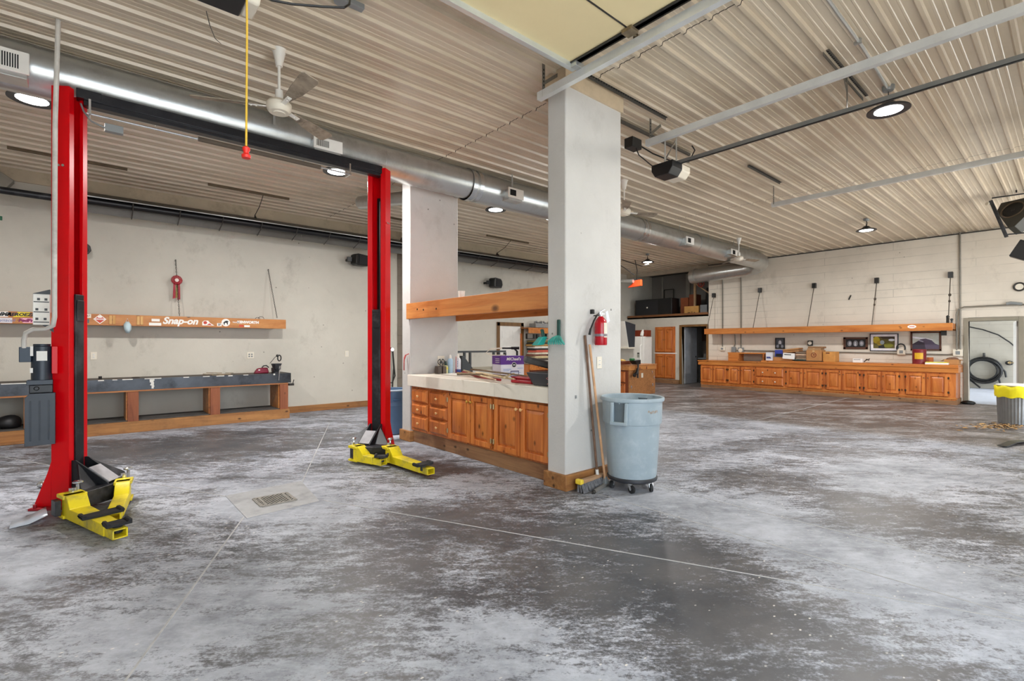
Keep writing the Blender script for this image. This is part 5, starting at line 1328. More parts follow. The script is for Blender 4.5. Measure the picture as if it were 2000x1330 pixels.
for k in range(5):
    a = math.radians(-150+72*k); x, y = tx+.185*math.cos(a), ty+.185*math.sin(a); ra = a+.9*(-1)**k
    d = Vector((math.cos(ra), math.sin(ra), 0)); n_ = Vector((-d.y, d.x, 0))
    w = MB().cyl(Vector((x, y, .037))-n_*.012+d*.02, Vector((x, y, .037))+n_*.012+d*.02, .036, n=20)
    cs = part(dl, 'caster', w, M_RUBBER)
    f = MB()
    for s in (-1, 1): f.beam(Vector((x, y, .088))+n_*.017*s, Vector((x, y, .037))+n_*.017*s+d*.02, .004, .026, tuple(d))
    f.cyl((x, y, .085), (x, y, .09), .026, n=12).cyl(Vector((x, y, .037))-n_*.02+d*.02, Vector((x, y, .037))+n_*.02+d*.02, .009, n=8)
    part(dl, 'caster_fork', f, M_CHROME)
# ================================================================ RIGHT WALL: CABINET RUN, SHELF, PICTURES
XR_ = 15.0
rc_ = thing('base_cabinet', 'long honey pine cabinet run with counter along the right block wall', 'cabinet', (15.3, 4.9, 0))
part(rc_, 'body', MB().box(XR_, 1.82, .10, XB-.005, 7.97, .73), M_CAB)
part(rc_, 'toe_board', MB().box(XR_+.0, 1.80, 0, XR_+.04, 7.98, .13).box(XR_, 1.80, 0, XB-.005, 1.84, .13), M_PLANKY, .003)
part(rc_, 'plinth_cap', MB().box(XR_-.012, 1.795, .13, XR_+.03, 7.985, .165), M_CABH, .003)
prs = [(1369, 1393), (1394, 1420), (1423, 1446), (1447.5, 1473), None, (1536, 1568.5), (1570.5, 1607), (1614, 1644), (1645.5, 1680), (1688, 1721), (1723, 1757), (1769, 1808.5), (1810, 1853)]
KN = mat('small dark knob', '#6b4a30', .4)
for k, pr_ in enumerate(prs):
    if pr_ is None:
        for z0, z1 in ((.44, .69), (.19, .42)):
            y1, y0 = onX(1477, 740, XR_).y, onX(1530, 740, XR_).y
            panel_front(rc_, 'drawer', XR_, y0, y1, z0, z1, M_CAB, [(y0+(y1-y0)*.27, (z0+z1)/2, M_IVORY, .02), (y0+(y1-y0)*.73, (z0+z1)/2, M_IVORY, .02)], True)
        continue
    y1, y0 = onX(pr_[0], 740, XR_).y, onX(pr_[1], 740, XR_).y
    left = k in (0, 2, 5, 7, 9, 11)
    panel_front(rc_, 'door', XR_, y0+.010, y1-.010, .19, .70, M_CAB, [(y0+.03 if left else y1-.03, .60, KN, .014)], hinge=(y1 if left else y0), hm=mat('dark hinge', '#3a2a1e', .4, .3))
part(rc_, 'counter_fascia', MB().box(XR_-.03, 1.775, .735, XR_+.02, 8.06, .845).box(XR_-.03, 1.775, .735, XB-.005, 1.80, .845), M_CABH, .004)
part(rc_, 'counter_top', MB().box(XR_-.045, 1.77, .845, XB-.005, 8.07, .875), M_CABH, .004)
part(rc_, 'raised_top', MB().box(XR_-.02, 1.78, .875, XB-.005, 6.10, .915), M_CABH, .006)
def onCounter(): return .915

ws = thing('wall_shelf', 'long orange pine box shelf on the right block wall held by five wires', 'shelf', (15.4, 4.9, 1.70))
part(ws, 'front_board', MB().box(15.18, 1.90, 1.715, 15.22, 7.96, 1.89), M_CABH, .004)
part(ws, 'shelf_board', MB().box(15.22, 1.90, 1.72, XB, 7.94, 1.745).box(15.22, 1.90, 1.715, XB, 1.93, 1.88), M_CABH)
a = onX(1781, 638, 15.18)
sm_ = MB().prism([(a.y+.085*math.cos(t), a.z+.042*math.sin(t)) for t in [2*PI*k/28 for k in range(28)]], 15.178, 15.18, 'x')
o = part(ws, 'oval_sticker', sm_, M_DW, label='white oval sticker')
part(o, 'sticker_print', MB().box(15.1772, a.y-.05, a.z-.008, 15.178, a.y+.05, a.z+.008), M_DR)
sd_ = MB().box(15.25, 2.02, 1.60, 15.33, 2.12, 1.715); solo('small_bracket', sd_, M_BLACK, 'small black box under the right end of the wall shelf', 'box')
bt = MB().cyl((15.3, 2.0, 1.745), (15.3, 2.0, 2.02), .03, n=10).ball((15.3, 2.0, 2.04), .035, 10).ball((15.3, 1.93, 1.97), .03, 10).cyl((15.3, 1.94, 1.745), (15.3, 1.93, 1.95), .02, n=8)
solo('glass_ornament', bt, mat('dark glass', '#2c2d2c', .2), 'dark knobby ornament standing on the right end of the wall shelf', 'ornament')
for k, (pa, pb) in enumerate((((1395, 577), (1381, 633)), ((1485, 567), (1471, 636)), ((1591, 558), (1577, 633)), ((1713, 548), (1703, 629)), ((1857, 537), (1852, 626)))):
    A = onX(*pa, XB-.02); B = onX(*pb, 15.24); B.z = 1.89; B.x = 15.235; A.x = XB
    nm = ('leftmost of the five wires above the right wall shelf', 'second wire from the left above the right wall shelf', 'middle wire of the five above the right wall shelf', 'fourth wire from the left above the right wall shelf', 'rightmost wire above the right wall shelf')[k]
    t = thing('support_wire', nm, 'wire', tuple(B), 0, 'wires holding the right wall shelf')
    part(t, 'anchor_block', MB().box(XB-.10, A.y-.045, A.z-.07, XB, A.y+.045, A.z+.07), M_BLACK, .004)
    w = MB().tube([(XB-.07, A.y, A.z-.06), tuple(B)], .009, 6)
    if k >= 3:
        m_ = A.lerp(B, .42); w.ball(m_, .03, 8, (.6, 1, 1.3)); w.ball(A.lerp(B, .55), .025, 8, (.6, 1, 1.3))
    part(t, 'rod', w, mat('wire dark', '#4a4036', .5, .4))

# conduits and boxes
M_CDT = mat('wall conduit', '#7f7a70', .5, .4, .15, 6)
def conduit(pts, label): return solo('wall_conduit', MB().tube(pts, .016, 8), M_CDT, label, 'conduit')
conduit([(XB-.03, 7.567, 3.55), (XB-.03, 7.567, 1.90), (XB-.03, 7.567, 1.31)], 'thin conduit dropping to the thermostat left of the wall shelf')
conduit([(XB-.03, 6.972, 3.62), (XB-.03, 6.972, 1.22)], 'conduit dropping to the round outlet box behind the cabinet riser')
conduit([(XB-.03, 7.16, 1.70), (XB-.03, 7.15, 1.40), (XB-.03, 7.20, 1.27)], 'short crooked conduit under the left end of the wall shelf')
conduit([(XB-.03, 7.2, 1.20), (XB-.03, 4.0, 1.17), (XB-.03, 2.05, 1.145), (XB-.03, 1.96, 1.16), (XB-.03, 1.90, 1.21)], 'long level conduit along the wall below the pictures')
conduit([(XB-.03, 1.824, 4.04), (XB-.03, 1.824, 1.25)], 'tall conduit from ceiling to outlet beside the far doorway')
conduit([(XB-.05, 1.88, 1.25), (XB-.05, 1.885, 2.10), (XB-.05, 1.85, 2.22), (XB-.05, 1.75, 2.27), (XB-.05, .95, 2.275), (XB-.05, .3, 2.25)], 'bent conduit running over the far doorway')
cdl = MB().tube([(XB-.05, 1.05, 2.30), (XB-.05, .98, 2.315), (XB-.05, .80, 2.28)], .035, 10)
solo('conduit_fitting', cdl, M_GREY, 'pale fitting on the conduit above the far doorway', 'conduit')
def wallbox(y, z, w, h, m, label, cat='outlet', name='outlet_box', rnd=False):
    t = thing(name, label, cat, (XB-.03, y, z-h/2))
    part(t, 'box', MB().box(XB-.06, y-w/2, z-h/2, XB, y+w/2, z+h/2), m, .01)
    part(t, 'face', MB().cyl((XB-.07, y, z), (XB-.06, y, z), min(w, h)*.38, n=18) if rnd else MB().box(XB-.066, y-w*.22, z-h*.25, XB-.06, y+w*.22, z+h*.25), M_GREY if not rnd else M_IVORY)
wallbox(7.567, 1.245, .17, .13, M_IVORY, 'white thermostat on the wall left of the cabinet riser', 'thermostat', 'thermostat')
wallbox(7.20, 1.22, .13, .17, M_GREY, 'grey outlet box beside the crooked conduit')
wallbox(6.972, 1.20, .17, .17, M_GREY, 'round-faced outlet box at the foot of the left tall conduit', rnd=True)
wallbox(1.86, 1.19, .18, .16, M_IVORY, 'white outlet box beside the far doorway')
wallbox(2.93, 1.20, .17, .15, M_IVORY, 'white outlet box below a looped cord between the pictures')
solo('cord_loop', MB().tube([(XB-.08, 2.93+.085*math.cos(t), 1.30+.10*math.sin(t)) for t in [PI*(-.15)+PI*1.3*k/16 for k in range(17)]], .017, 8), M_BLACK, 'black cord loop standing over the white outlet box between pictures', 'cord')
wallbox(5.005, 1.425, .13, .145, M_DARKST, 'small round-dial gauge on the wall above the cartons', 'gauge', 'wall_gauge', True)
pv = thing('pipe_cap', 'round pale pipe cap on the wall above the far doorway', 'pipe cap', (XB-.02, .845, 2.6))
part(pv, 'ring', MB().tube([(XB-.03, .845+.085*math.cos(t), 2.668+.085*math.sin(t)) for t in [2*PI*k/24 for k in range(24)]], .018, 8, True), M_DARKST)
part(pv, 'cap', MB().cyl((XB-.03, .845, 2.668), (XB, .845, 2.668), .075, n=24), M_IVORY)
for k, (px, py) in enumerate(((1675, 588), (1661, 581))):
    a = onX(px, py, XB)
mk_ = MB().beam((XB-.01, onX(1658, 588, XB).y, 2.60), (XB-.01, onX(1662, 588, XB).y, 2.72), .02, .03)
solo('wall_bolt', mk_, M_DARKST, 'little dark stub of metal on the block wall above the shelf', 'bolt')

# pictures
def picture(px, label, fw_, fm_, mat_w, paint, name='framed_picture'):
    a = onX(px[0], px[1], XB-.03); b = onX(px[2], px[3], XB-.03)
    y1, z1, y0, z0 = a.y, a.z, b.y, b.z
    t = thing(name, label, 'picture', (XB, (y0+y1)/2, z0))
    f = MB()
    for s in ((y0, z0, y1, z0+fw_), (y0, z1-fw_, y1, z1), (y0, z0, y0+fw_, z1), (y1-fw_, z0, y1, z1)): f.box(XB-.035, s[0], s[1], XB, s[2], s[3])
    part(t, 'frame', f, fm_, .003)
    if mat_w: part(t, 'mount', MB().box(XB-.022, y0+fw_*.8, z0+fw_*.8, XB, y1-fw_*.8, z1-fw_*.8), mat('picture mount', '#e4e0e4', .7))
    w = fw_+mat_w
    pic = part(t, 'print', MB().box(XB-.024, y0+w, z0+w, XB, y1-w, z1-w), paint[0])
    def U(u, v): return (y1-w-(y1-y0-2*w)*u, z1-w-(z1-z0-2*w)*v)   # u from the left as seen
    for i, (poly, m) in enumerate(paint[1]):
        part(pic, 'print_shape', MB().prism([U(*q) for q in poly], XB-.0252-.0004*i, XB-.0244, 'x'), m)
    return t
def C(n, h): return mat(n, h, .5, 0, .12, 9)
ov = lambda cx, cy, rx, ry, n=18: [(cx+rx*math.cos(2*PI*k/n), cy+ry*math.sin(2*PI*k/n)) for k in range(n)]
gl_ = C('print grey', '#7d8088'); wh_ = C('print pale', '#c9ccd2'); dkp = C('print black', '#17181a')
picture((1514, 660, 1532.5, 681), 'small black-framed grey picture nearest the left of the wall', .028, M_BLACK, 0, (C('print slate', '#4c5058'), [(ov(.5, .45, .22, .28), wh_), (ov(.2, .85, .18, .18), gl_), (ov(.8, .85, .18, .18), gl_), ([(.38, .6), (.62, .6), (.65, 1), (.35, 1)], dkp), (ov(.52, .42, .09, .16), C('print white', '#e8e8ec'))]))
picture((1647.5, 659, 1695, 682), 'wide wooden frame with three small dark photographs', .05, wood('dark frame wood', '#4a2c1e', '#5f3b28', 1, False, .5), 0, (dkp, [(ov(.2, .52, .12, .34), gl_), (ov(.5, .52, .12, .36), gl_), (ov(.8, .5, .12, .34), gl_), (ov(.22, .5, .06, .2), wh_), (ov(.49, .55, .05, .24), wh_), (ov(.8, .5, .07, .18), wh_)]))
picture((1699, 652, 1754.5, 686), 'white-mounted picture of yellow foliage in a thin dark frame', .018, C('thin navy frame', '#2f3440'), .055, (C('leaf dark', '#5a5220'), [(ov(.15, .3, .16, .3), C('leaf yellow', '#b3a024')), (ov(.3, .55, .14, .2), C('leaf gold', '#9a8420')), ([(.3, .0), (1, .0), (1, .2), (.45, .22)], C('branch brown', '#3a2c20')), (ov(.42, .5, .10, .18), C('water grey', '#9aa8b0')), (ov(.7, .75, .22, .18), C('moss', '#7a7a22')), (ov(.85, .3, .14, .10), C('water pale', '#d7dce4')), ([(.25, .8), (.5, .7), (.55, 1), (.25, 1)], dkp)]))
picture((1778.5, 648, 1838.5, 685), 'dark-framed picture of a purple rock before misty sky', .038, wood('dark frame wood', '#4a2c1e', '#5f3b28', 1, False, .5), 0, (C('mist', '#b9bdb6'), [([(0, .2), (.6, .33), (.8, .42), (.5, .45), (0, .3)], C('cloud', '#e3e4ea')), ([(0, .68), (.15, .55), (.3, .38), (.5, .34), (.72, .45), (.85, .66), (1, .75), (1, 1), (0, 1)], C('rock purple', '#544a5e')), ([(.0, .68), (.2, .5), (.45, .62), (.5, 1), (0, 1)], C('rock dark', '#332c3a')), ([(.25, .42), (.42, .52), (.4, .56), (.22, .46)], C('rock streak', '#a9a6b4'))]))

# things on the right counter
ZT = .915
rz_ = thing('desk_riser', 'low pine riser standing at the left end of the right counter', 'shelf', (15.35, 6.6, .875))
part(rz_, 'top', MB().box(15.2, 6.02, 1.10, 15.58, 7.20, 1.135), M_CABH, .003)
part(rz_, 'side', MB().box(15.2, 6.85, .876, 15.58, 7.18, 1.10), M_CABH, .003)
part(rz_, 'side', MB().box(15.2, 6.105, .876, 15.58, 6.14, 1.10), M_CABH, .003)
part(rz_, 'back_panel', MB().box(15.55, 6.14, .876, 15.58, 6.85, 1.10), mat('pale panel', '#b8b2a6', .6))
def carton(name, y0, y1, z0, h, x0, x1, m, label, cat='box', tape=True, extra=None, bevel=.004):
    t = thing(name, label, cat, ((x0+x1)/2, (y0+y1)/2, z0))
    part(t, 'carton_body', MB().box(x0, y0, z0, x1, y1, z0+h), m, bevel)
    if tape: part(t, 'tape', MB().box(x0-.0008, (y0+y1)/2-.025, z0+h*.7, x0+.002, (y0+y1)/2+.025, z0+h+.0008).box(x0, (y0+y1)/2-.025, z0+h, x1, (y0+y1)/2+.025, z0+h+.0008), mat('parcel tape', '#c79f6c', .3))
    return t
carton('software_box', 5.84, 6.02, ZT, .24, 15.12, 15.18, mat('box pale', '#dcdfe8', .5), 'upright white box with blue corner beside the riser', tape=False)
part(bpy.data.objects['software_box'], 'blue_corner', MB().prism([(6.0, ZT+.06), (6.0, ZT+.11), (5.90, ZT+.11), (5.86, ZT+.06)], 15.118, 15.12, 'x'), C('corner blue', '#3a4a8a'))
carton('cardboard_box', 5.30, 5.83, ZT, .10, 15.16, 15.5, M_CARD, 'low brown carton under the blue box', tape=False)
bl_ = thing('blue_box', 'bright blue box with dark lower half on the low carton', 'box', (15.3, 5.70, ZT+.10))
part(bl_, 'box_body', MB().cbox((15.30, 5.70, ZT+.21), .2, .20, .20, 0, 0, 0), C('box blue', '#2f3f9a'), .003)
part(bl_, 'dark_print', MB().box(15.1985, 5.605, ZT+.115, 15.2, 5.77, ZT+.20), dkp)
carton('cardboard_box', 5.22, 5.59, ZT+.10, .14, 15.36, 15.6, M_CARD, 'brown carton behind the white leaning box')
for k, (dz_, rx, lb) in enumerate(((.27, .10, 'lower folded flat carton leaning on the boxes'), (.325, .13, 'top folded flat carton leaning on the boxes'))):
    mb = MB().cbox((15.42, 5.40, ZT+dz_), .34, .44, .045, 0, -rx, 0)
    solo('flat_carton', mb, M_CARD, lb, 'box', 'flattened cartons on the right counter', .004)
wl = thing('white_box', 'white printed box leaning before the flat cartons', 'box', (15.15, 5.40, ZT+.03))
part(wl, 'box_body', MB().cbox((15.14, 5.40, ZT+.135), .07, .30, .17, 0, math.radians(3), math.radians(10)), M_PAPER, .003)
part(wl, 'print', MB().cbox((15.108, 5.42, ZT+.18), .003, .18, .022, 0, math.radians(3), math.radians(10)), dkp)
cols = ['#b59a80', '#8a7460', '#c4a58a', '#7d6a58']
for k in range(4):
    solo('folded_paper', MB().cbox((15.32+.01*(k % 2), 5.09, ZT+.055+.062*k), .34, .29, .052, .03*(-1)**k), mat('kraft %d' % k, cols[k], .8), ('bottom brown packet of the stack beside the logo carton', 'second brown packet from the bottom beside the logo carton', 'third brown packet from the bottom beside the logo carton', 'top brown packet of the stack beside the logo carton')[k], 'packet', 'brown packets stacked on the right counter', .012)
gb = MB().ball((15.15, 5.12, ZT+.03), .13, 14, (.5, 1.5, .24)); solo('dark_cloth', gb, mat('dark green cloth', '#37423c', .9, 0, .3, 20), 'crumpled dark green cloth lying before the packets', 'cloth', sharp=80)
solo('steel_rod', MB().cyl((15.06, 5.0, ZT+.012), (15.04, 4.50, ZT+.012), .011, n=8), M_DARKST, 'dark rod lying on the counter before the logo carton', 'rod')
lc = carton('cardboard_box', 4.585, 4.945, ZT, .315, 15.12, 15.5, M_CARD, 'large brown carton with a round dark red logo')
a = Vector((15.119, 4.76, ZT+.18))
part(lc, 'round_logo', MB().tube([(a.x, a.y+.058*math.cos(t), a.z+.062*math.sin(t)) for t in [2*PI*k/28 for k in range(28)]], .008, 6, True).beam((a.x, a.y-.01, a.z-.03), (a.x, a.y+.005, a.z+.03), .004, .014).beam((a.x, a.y-.035, a.z+.01), (a.x, a.y+.01, a.z+.03), .004, .01), C('logo maroon', '#7a2a22'))
carton('cardboard_box', 4.60, 4.93, ZT+.315, .05, 15.15, 15.45, mat('tan card', '#a88560', .8), 'thin tan carton lying on the logo carton')
lt = MB().cbox((15.32, 4.74, ZT+.39), .3, .36, .05); solo('flat_carton', lt, mat('brown card', '#8f6a48', .8), 'flat brown carton with dark edge on top of the pile', 'box', None, .004)
c2_ = carton('cardboard_box', 4.275, 4.56, ZT, .275, 15.2, 15.56, mat('amber card', '#c98f4a', .75), 'amber carton right of the logo carton', tape=False)
part(c2_, 'print', MB().box(15.199, 4.40, ZT+.22, 15.2, 4.49, ZT+.25), C('print maroon', '#6a3a22'))
w2_ = carton('white_box', 3.66, 3.87, ZT, .10, 15.2, 15.4, M_PAPER, 'small white box alone in the middle of the right counter', tape=False)
part(w2_, 'print', MB().box(15.199, 3.70, ZT+.07, 15.2, 3.85, ZT+.08), dkp)
solo('cable_bundle', MB().tube([(15.3, 3.64, ZT+.02), (15.28, 3.58, ZT+.09), (15.3, 3.54, ZT+.05), (15.3, 3.52, ZT+.10), (15.3, 3.60, ZT+.06)], .012, 6), M_BLACK, 'small bundle of dark cable beside the lone white box', 'cable')
dm = thing('drum_can', 'dark red steel can with yellow label on the right counter', 'can', (15.28, 2.52, ZT))
part(dm, 'body', MB().lathe([(.13, ZT), (.135, ZT+.005), (.135, ZT+.335), (.138, ZT+.345), (.132, ZT+.355), (.125, ZT+.35), (0, ZT+.345)], (15.28, 2.52, 0), 36), mat('can maroon', '#7c2228', .4, 0, .1, 6))
yl = MB()
for k in range(8):
    a0 = math.radians(150+9*k); a1 = a0+math.radians(9); r = .1362
    yl.add([(15.28+r*math.cos(a0), 2.52+r*math.sin(a0), ZT+.12), (15.28+r*math.cos(a1), 2.52+r*math.sin(a1), ZT+.12), (15.28+r*math.cos(a1), 2.52+r*math.sin(a1), ZT+.27), (15.28+r*math.cos(a0), 2.52+r*math.sin(a0), ZT+.27)], [(0, 1, 2, 3)])
part(dm, 'label', yl, C('label yellow', '#d9a820'))
solo('orange_card', MB().box(15.42, 2.28, ZT, 15.45, 2.40, ZT+.16), mat('orange card', '#b5643a', .7), 'small orange card behind the dark red can', 'card')
pps = MB().cbox((15.25, 2.18, ZT+.02), .30, .42, .04, .05); solo('paper_stack', pps, M_PAPER, 'white paper pack with yellow edge beside the dark red can', 'paper', None, .003)
solo('yellow_folder', MB().cbox((15.26, 2.18, ZT+.048), .29, .40, .014, .0), C('folder yellow', '#e3e24a'), 'thin yellow folder lying on the white paper pack', 'folder')
ob = thing('open_box', 'open brown carton of scraps at the right end of the counter', 'box', (15.4, 1.93, ZT))
part(ob, 'carton_body', MB().box(15.26, 1.80, ZT, 15.56, 2.06, ZT+.12), M_CARD, .003)
part(ob, 'flap', MB().prism([(2.06, ZT+.115), (2.13, ZT+.075), (2.132, ZT+.081), (2.06, ZT+.122)], 15.27, 15.55, 'x').prism([(1.80, ZT+.115), (1.80, ZT+.122), (1.755, ZT+.105), (1.757, ZT+.10)], 15.27, 15.55, 'x'), M_CARD)
part(ob, 'contents', MB().ball((15.41, 1.93, ZT+.12), .12, 12, (1, 1, .45)), mat('scraps', '#7d5a44', .8, 0, .3, 30))
solo('floor_weight', MB().ball((15.45, 1.66, .035), .13, 14, (.6, 1, .42)), M_BLACK, 'black lump on the floor at the foot of the far door frame', 'weight', sharp=80)

# beyond the far doorway
hr = thing('garden_hose', 'black hose coiled on a hook in the room beyond the doorway', 'hose', (21.2, 1.93, .15))
hb2 = MB()
for k, (r, dx, dy, dz2) in enumerate(((.41, -.10, 0, 0), (.39, -.14, .02, -.03), (.36, -.10, -.02, .01), (.40, -.17, 0, -.05), (.34, -.14, .03, -.02), (.38, -.06, -.02, -.04))):
    hb2.tube([(21.25+dx, 1.92+dy+r*math.cos(t), .60+dz2+r*.92*math.sin(t)) for t in [2*PI*q/30 for q in range(30)]], .026, 8, True)
hb2.tube([(21.2, 2.30, .5), (21.2, 2.26, .28), (21.15, 2.0, .03)], .024, 8); hb2.tube([(21.2, 1.60, .4), (21.2, 1.56, .2), (21.2, 1.62, .02)], .024, 8)
hb2.tube([(21.2, 1.55, .7), (21.2, 1.45, .55), (21.2, 1.43, .38)], .024, 8)
part(hr, 'coil', hb2, M_BLACK)
part(hr, 'hook', MB().cyl((21.295, 1.92, 1.02), (21.12, 1.92, 1.0), .03, n=10).cyl((21.22, 1.92, 1.0), (21.22, 1.92, 1.12), .03, n=10), M_DARKST)
solo('power_cable', MB().tube([(21.25, 2.28, 1.95), (21.2, 1.95, 1.85), (21.2, 1.6, 1.68), (21.2, 1.35, 1.45), (21.2, 1.15, 1.2)], .018, 8), M_BLACK, 'black cable drooping across the wall beyond the far doorway', 'cable')
tp = MB().ball((21.2, 1.36, .82), .10, 10, (.6, 1, .7)).cyl((21.295, 1.36, .82), (21.1, 1.36, .80), .03, n=8)
solo('wall_tap', tp, M_BLACK, 'dark tap on the wall beyond the far doorway', 'tap')
tx2, ty2 = 12.30, .70
sc2 = thing('metal_trash_can', 'silver ribbed metal trash can with yellow liner at the right edge', 'trash can', (tx2, ty2, 0))
rp_ = []
n = 72; vs = []; fs = []
for r, z in ((.225, 0), (.235, .015), (.245, .30), (.255, .58), (.262, .60)):
    for k in range(n):
        a = 2*PI*k/n; q = r*(1+.012*math.cos(k*PI))
        vs.append((tx2+q*math.cos(a), ty2+q*math.sin(a), z))
for i in range(4):
    for k in range(n): fs.append((i*n+k, i*n+(k+1) % n, (i+1)*n+(k+1) % n, (i+1)*n+k))
part(sc2, 'body', MB().add(vs, fs), mat('can galvanised', '#8d8f90', .4, .7, .15, 5), sharp=20)
vs = []; fs = []; n = 60
for r, z in ((.235, .56), (.272, .47), (.280, .50), (.278, .60), (.285, .655), (.270, .665), (.24, .62)):
    for k in range(n):
        a = 2*PI*k/n; q = r*(1+.015*math.sin(k*1.7+z*20)); vs.append((tx2+q*math.cos(a), ty2+q*math.sin(a), z+.012*math.sin(k*.9+r*40)))
for i in range(6):
    for k in range(n): fs.append((i*n+k, i*n+(k+1) % n, (i+1)*n+(k+1) % n, (i+1)*n+k))
part(sc2, 'liner', MB().add(vs, fs), mat('yellow liner', '#f2e321', .35, 0, .06, 8), sharp=80)
part(sc2, 'lid', MB().lathe([(.255, .665), (.262, .672), (.262, .685), (.20, .70), (.0, .712)], (tx2, ty2, 0), 40).tube([(tx2-.05, ty2-.10, .70), (tx2, ty2-.10, .745), (tx2+.05, ty2-.10, .70)], .012, 6), M_WHITE, sharp=60)
random.seed(5)
lv = MB()
for k in range(160):
    c = onZ(random.gauss(1955, 30), 834+random.gauss(0, 3.0), .004)
    if math.hypot(c.x-12.3, c.y-.7) < .34: continue
    c = c; a = random.uniform(0, 6.28); s = random.uniform(.025, .06); z = random.uniform(.004, .03)
    lv.add([(c.x+s*math.cos(a), c.y+s*math.sin(a), z), (c.x+s*.4*math.cos(a+1.8), c.y+s*.4*math.sin(a+1.8), z+random.uniform(0, .02)), (c.x-s*math.cos(a), c.y-s*math.sin(a), z+.004), (c.x-s*.4*math.cos(a+1.8), c.y-s*.4*math.sin(a+1.8), z+random.uniform(0, .02))], [(0, 1, 2, 3)])
solo('dead_leaves', lv, mat('dead leaf', '#a8824f', .8, 0, .4, 12), 'scatter of dry brown leaves on the floor by the metal trash can', 'leaves', kind='stuff')
st_ = MB()
a, b = onZ(1957, 874, .0), onZ(2010, 862, .0)
st_.beam(a+Vector((0, 0, .02)), a.lerp(b, .4)+Vector((0, 0, .045)), .10, .006).beam(a.lerp(b, .4)+Vector((0, 0, .045)), b+Vector((0, 0, .01)), .10, .006)
solo('rubber_strip', st_, M_BLACK, 'curled dark rubber strip on the floor at the right edge', 'strip')
# ================================================================ KITCHEN CORNER, PANTRY AND LOFT
def pantry(z0, z1, label):
    t = thing('pantry_cabinet', label, 'cabinet', (XB, 9.67, z0))
    y0, y1 = 9.27, 10.07
    part(t, 'face_frame', MB().box(XB-.03, y0, z0, XB-.0, y1, z1), M_CAB, .003)
    ym = (y0+y1)/2
    panel_front(t, 'door', XB-.03, y0+.03, ym-.010, z0+.04, z1-.04, M_CAB, [(ym-.035, (z0+z1)/2, KN, .014)])
    panel_front(t, 'door', XB-.03, ym+.010, y1-.03, z0+.04, z1-.04, M_CAB, [(ym+.035, (z0+z1)/2, KN, .014)])
pantry(.16, 1.05, 'lower honey pine pantry cupboard in the wall left of the dark doorway')
pantry(1.09, 2.01, 'upper honey pine pantry cupboard in the wall left of the dark doorway')
struct('trim_20', MB().box(XB-.02, 9.20, 1.05, XB, 10.12, 1.09), M_WHITE)
struct('trim_21', MB().box(XB-.04, 9.12, 0, XB, 11.2, .14), M_PLANKY)
# inside the dark doorway
vn = thing('vanity', 'dark counter with bottles seen through the doorway under the loft', 'counter', (16.9, 8.5, 0))
part(vn, 'cabinet', MB().box(16.7, 8.06, 0, 17.28, 9.0, .86), M_DARKST)
part(vn, 'top', MB().box(16.68, 8.06, .86, 17.28, 9.02, .90), M_GREY)
for k, (y, h, r) in enumerate(((8.62, .26, .035), (8.50, .34, .04), (8.40, .28, .045), (8.32, .22, .03))):
    solo('bottle', MB().lathe([(r, .901), (r, .901+h*.6), (r*.4, .901+h*.75), (r*.4, .901+h), (0, .901+h)], (16.85, y, 0), 14), M_BLACK, ('first dark bottle from the left on the vanity', 'tall second dark bottle on the vanity', 'wide third dark bottle on the vanity', 'rightmost short dark bottle on the vanity')[k], 'bottle', 'bottles on the vanity')
hu = thing('upper_cupboard', 'dark wood cupboard above the vanity in the doorway', 'cupboard', (17.1, 8.45, 1.55))
part(hu, 'body', MB().box(17.0, 8.06, 1.50, 17.28, 9.0, 2.2), mat('dark cupboard', '#3d2a1c', .5))

# chipboard bench with tools
kb_ = thing('tool_bench', 'particle-board bench with small chrome fittings left of the pantry', 'workbench', (11.2, 8.4, 0))
BX0, BX1, BY = 10.50, 11.70, 7.54
part(kb_, 'end_panel', MB().box(BX0+.02, BY, .06, BX1, BY+.03, .74), M_CHIP, .003)
part(kb_, 'body', MB().box(BX0+.03, BY+.03, .05, BX1, 9.3, .72), wood('dark cupboard pine', '#6a2f14', '#8a4522', 2, False, .5))
part(kb_, 'apron', MB().box(BX0-.02, BY-.03, .72, BX1+.02, 9.3, .83), M_SHELFA, .004)
part(kb_, 'top', MB().box(BX0-.03, BY-.04, .83, BX1+.03, 9.32, .86), wood('worn bench top', '#9a6236', '#b98050', 1, True, .5, .2), .006)
for z0, z1 in ((.40, .68), (.08, .37)): panel_front(kb_, 'drawer', BX0+.03, BY+.12, 8.95, z0, z1, M_CAB, (), True)
for px, py in ((1274, 727), (1277.5, 737), (1275, 751), (1233, 756)):
    a = onY(px, py, BY-.01)
    part(kb_, 'opener', MB().box(a.x-.02, BY-.02, a.z-.04, a.x+.02, BY, a.z+.04).box(a.x-.03, BY-.028, a.z, a.x+.03, BY-.018, a.z+.015), M_CHROME, .002)
a = onY(1254, 733, BY); part(kb_, 'outlet_plate', MB().box(a.x-.04, BY-.008, a.z-.06, a.x+.04, BY, a.z+.06), M_IVORY, .002)
for px, py in ((1250, 720), (1263, 718)):
    a = onY(px, py, BY-.03); part(kb_, 'knot', MB().ball((a.x, BY-.03, a.z), .035, 10, (.7, .3, 1.2)), C('knot red', '#7a3a1a'))
v = onY(1243, 712, BY-.05).x
vs_ = thing('bench_vise', 'black vise with green top clamped to the particle-board bench', 'vise', (v, BY, .86))
part(vs_, 'body', MB().hexa([(v-.06, BY-.10, .87), (v+.12, BY-.10, .87), (v+.12, BY+.06, .87), (v-.06, BY+.06, .87)], [(v-.14, BY-.12, .97), (v+.10, BY-.12, .99), (v+.10, BY+.08, .99), (v-.14, BY+.08, .97)]), M_BLACK, .01)
part(vs_, 'green_top', MB().ball((v-.12, BY, 1.0), .08, 12, (1.2, .8, .5)), C('vise green', '#2a6a3a'))
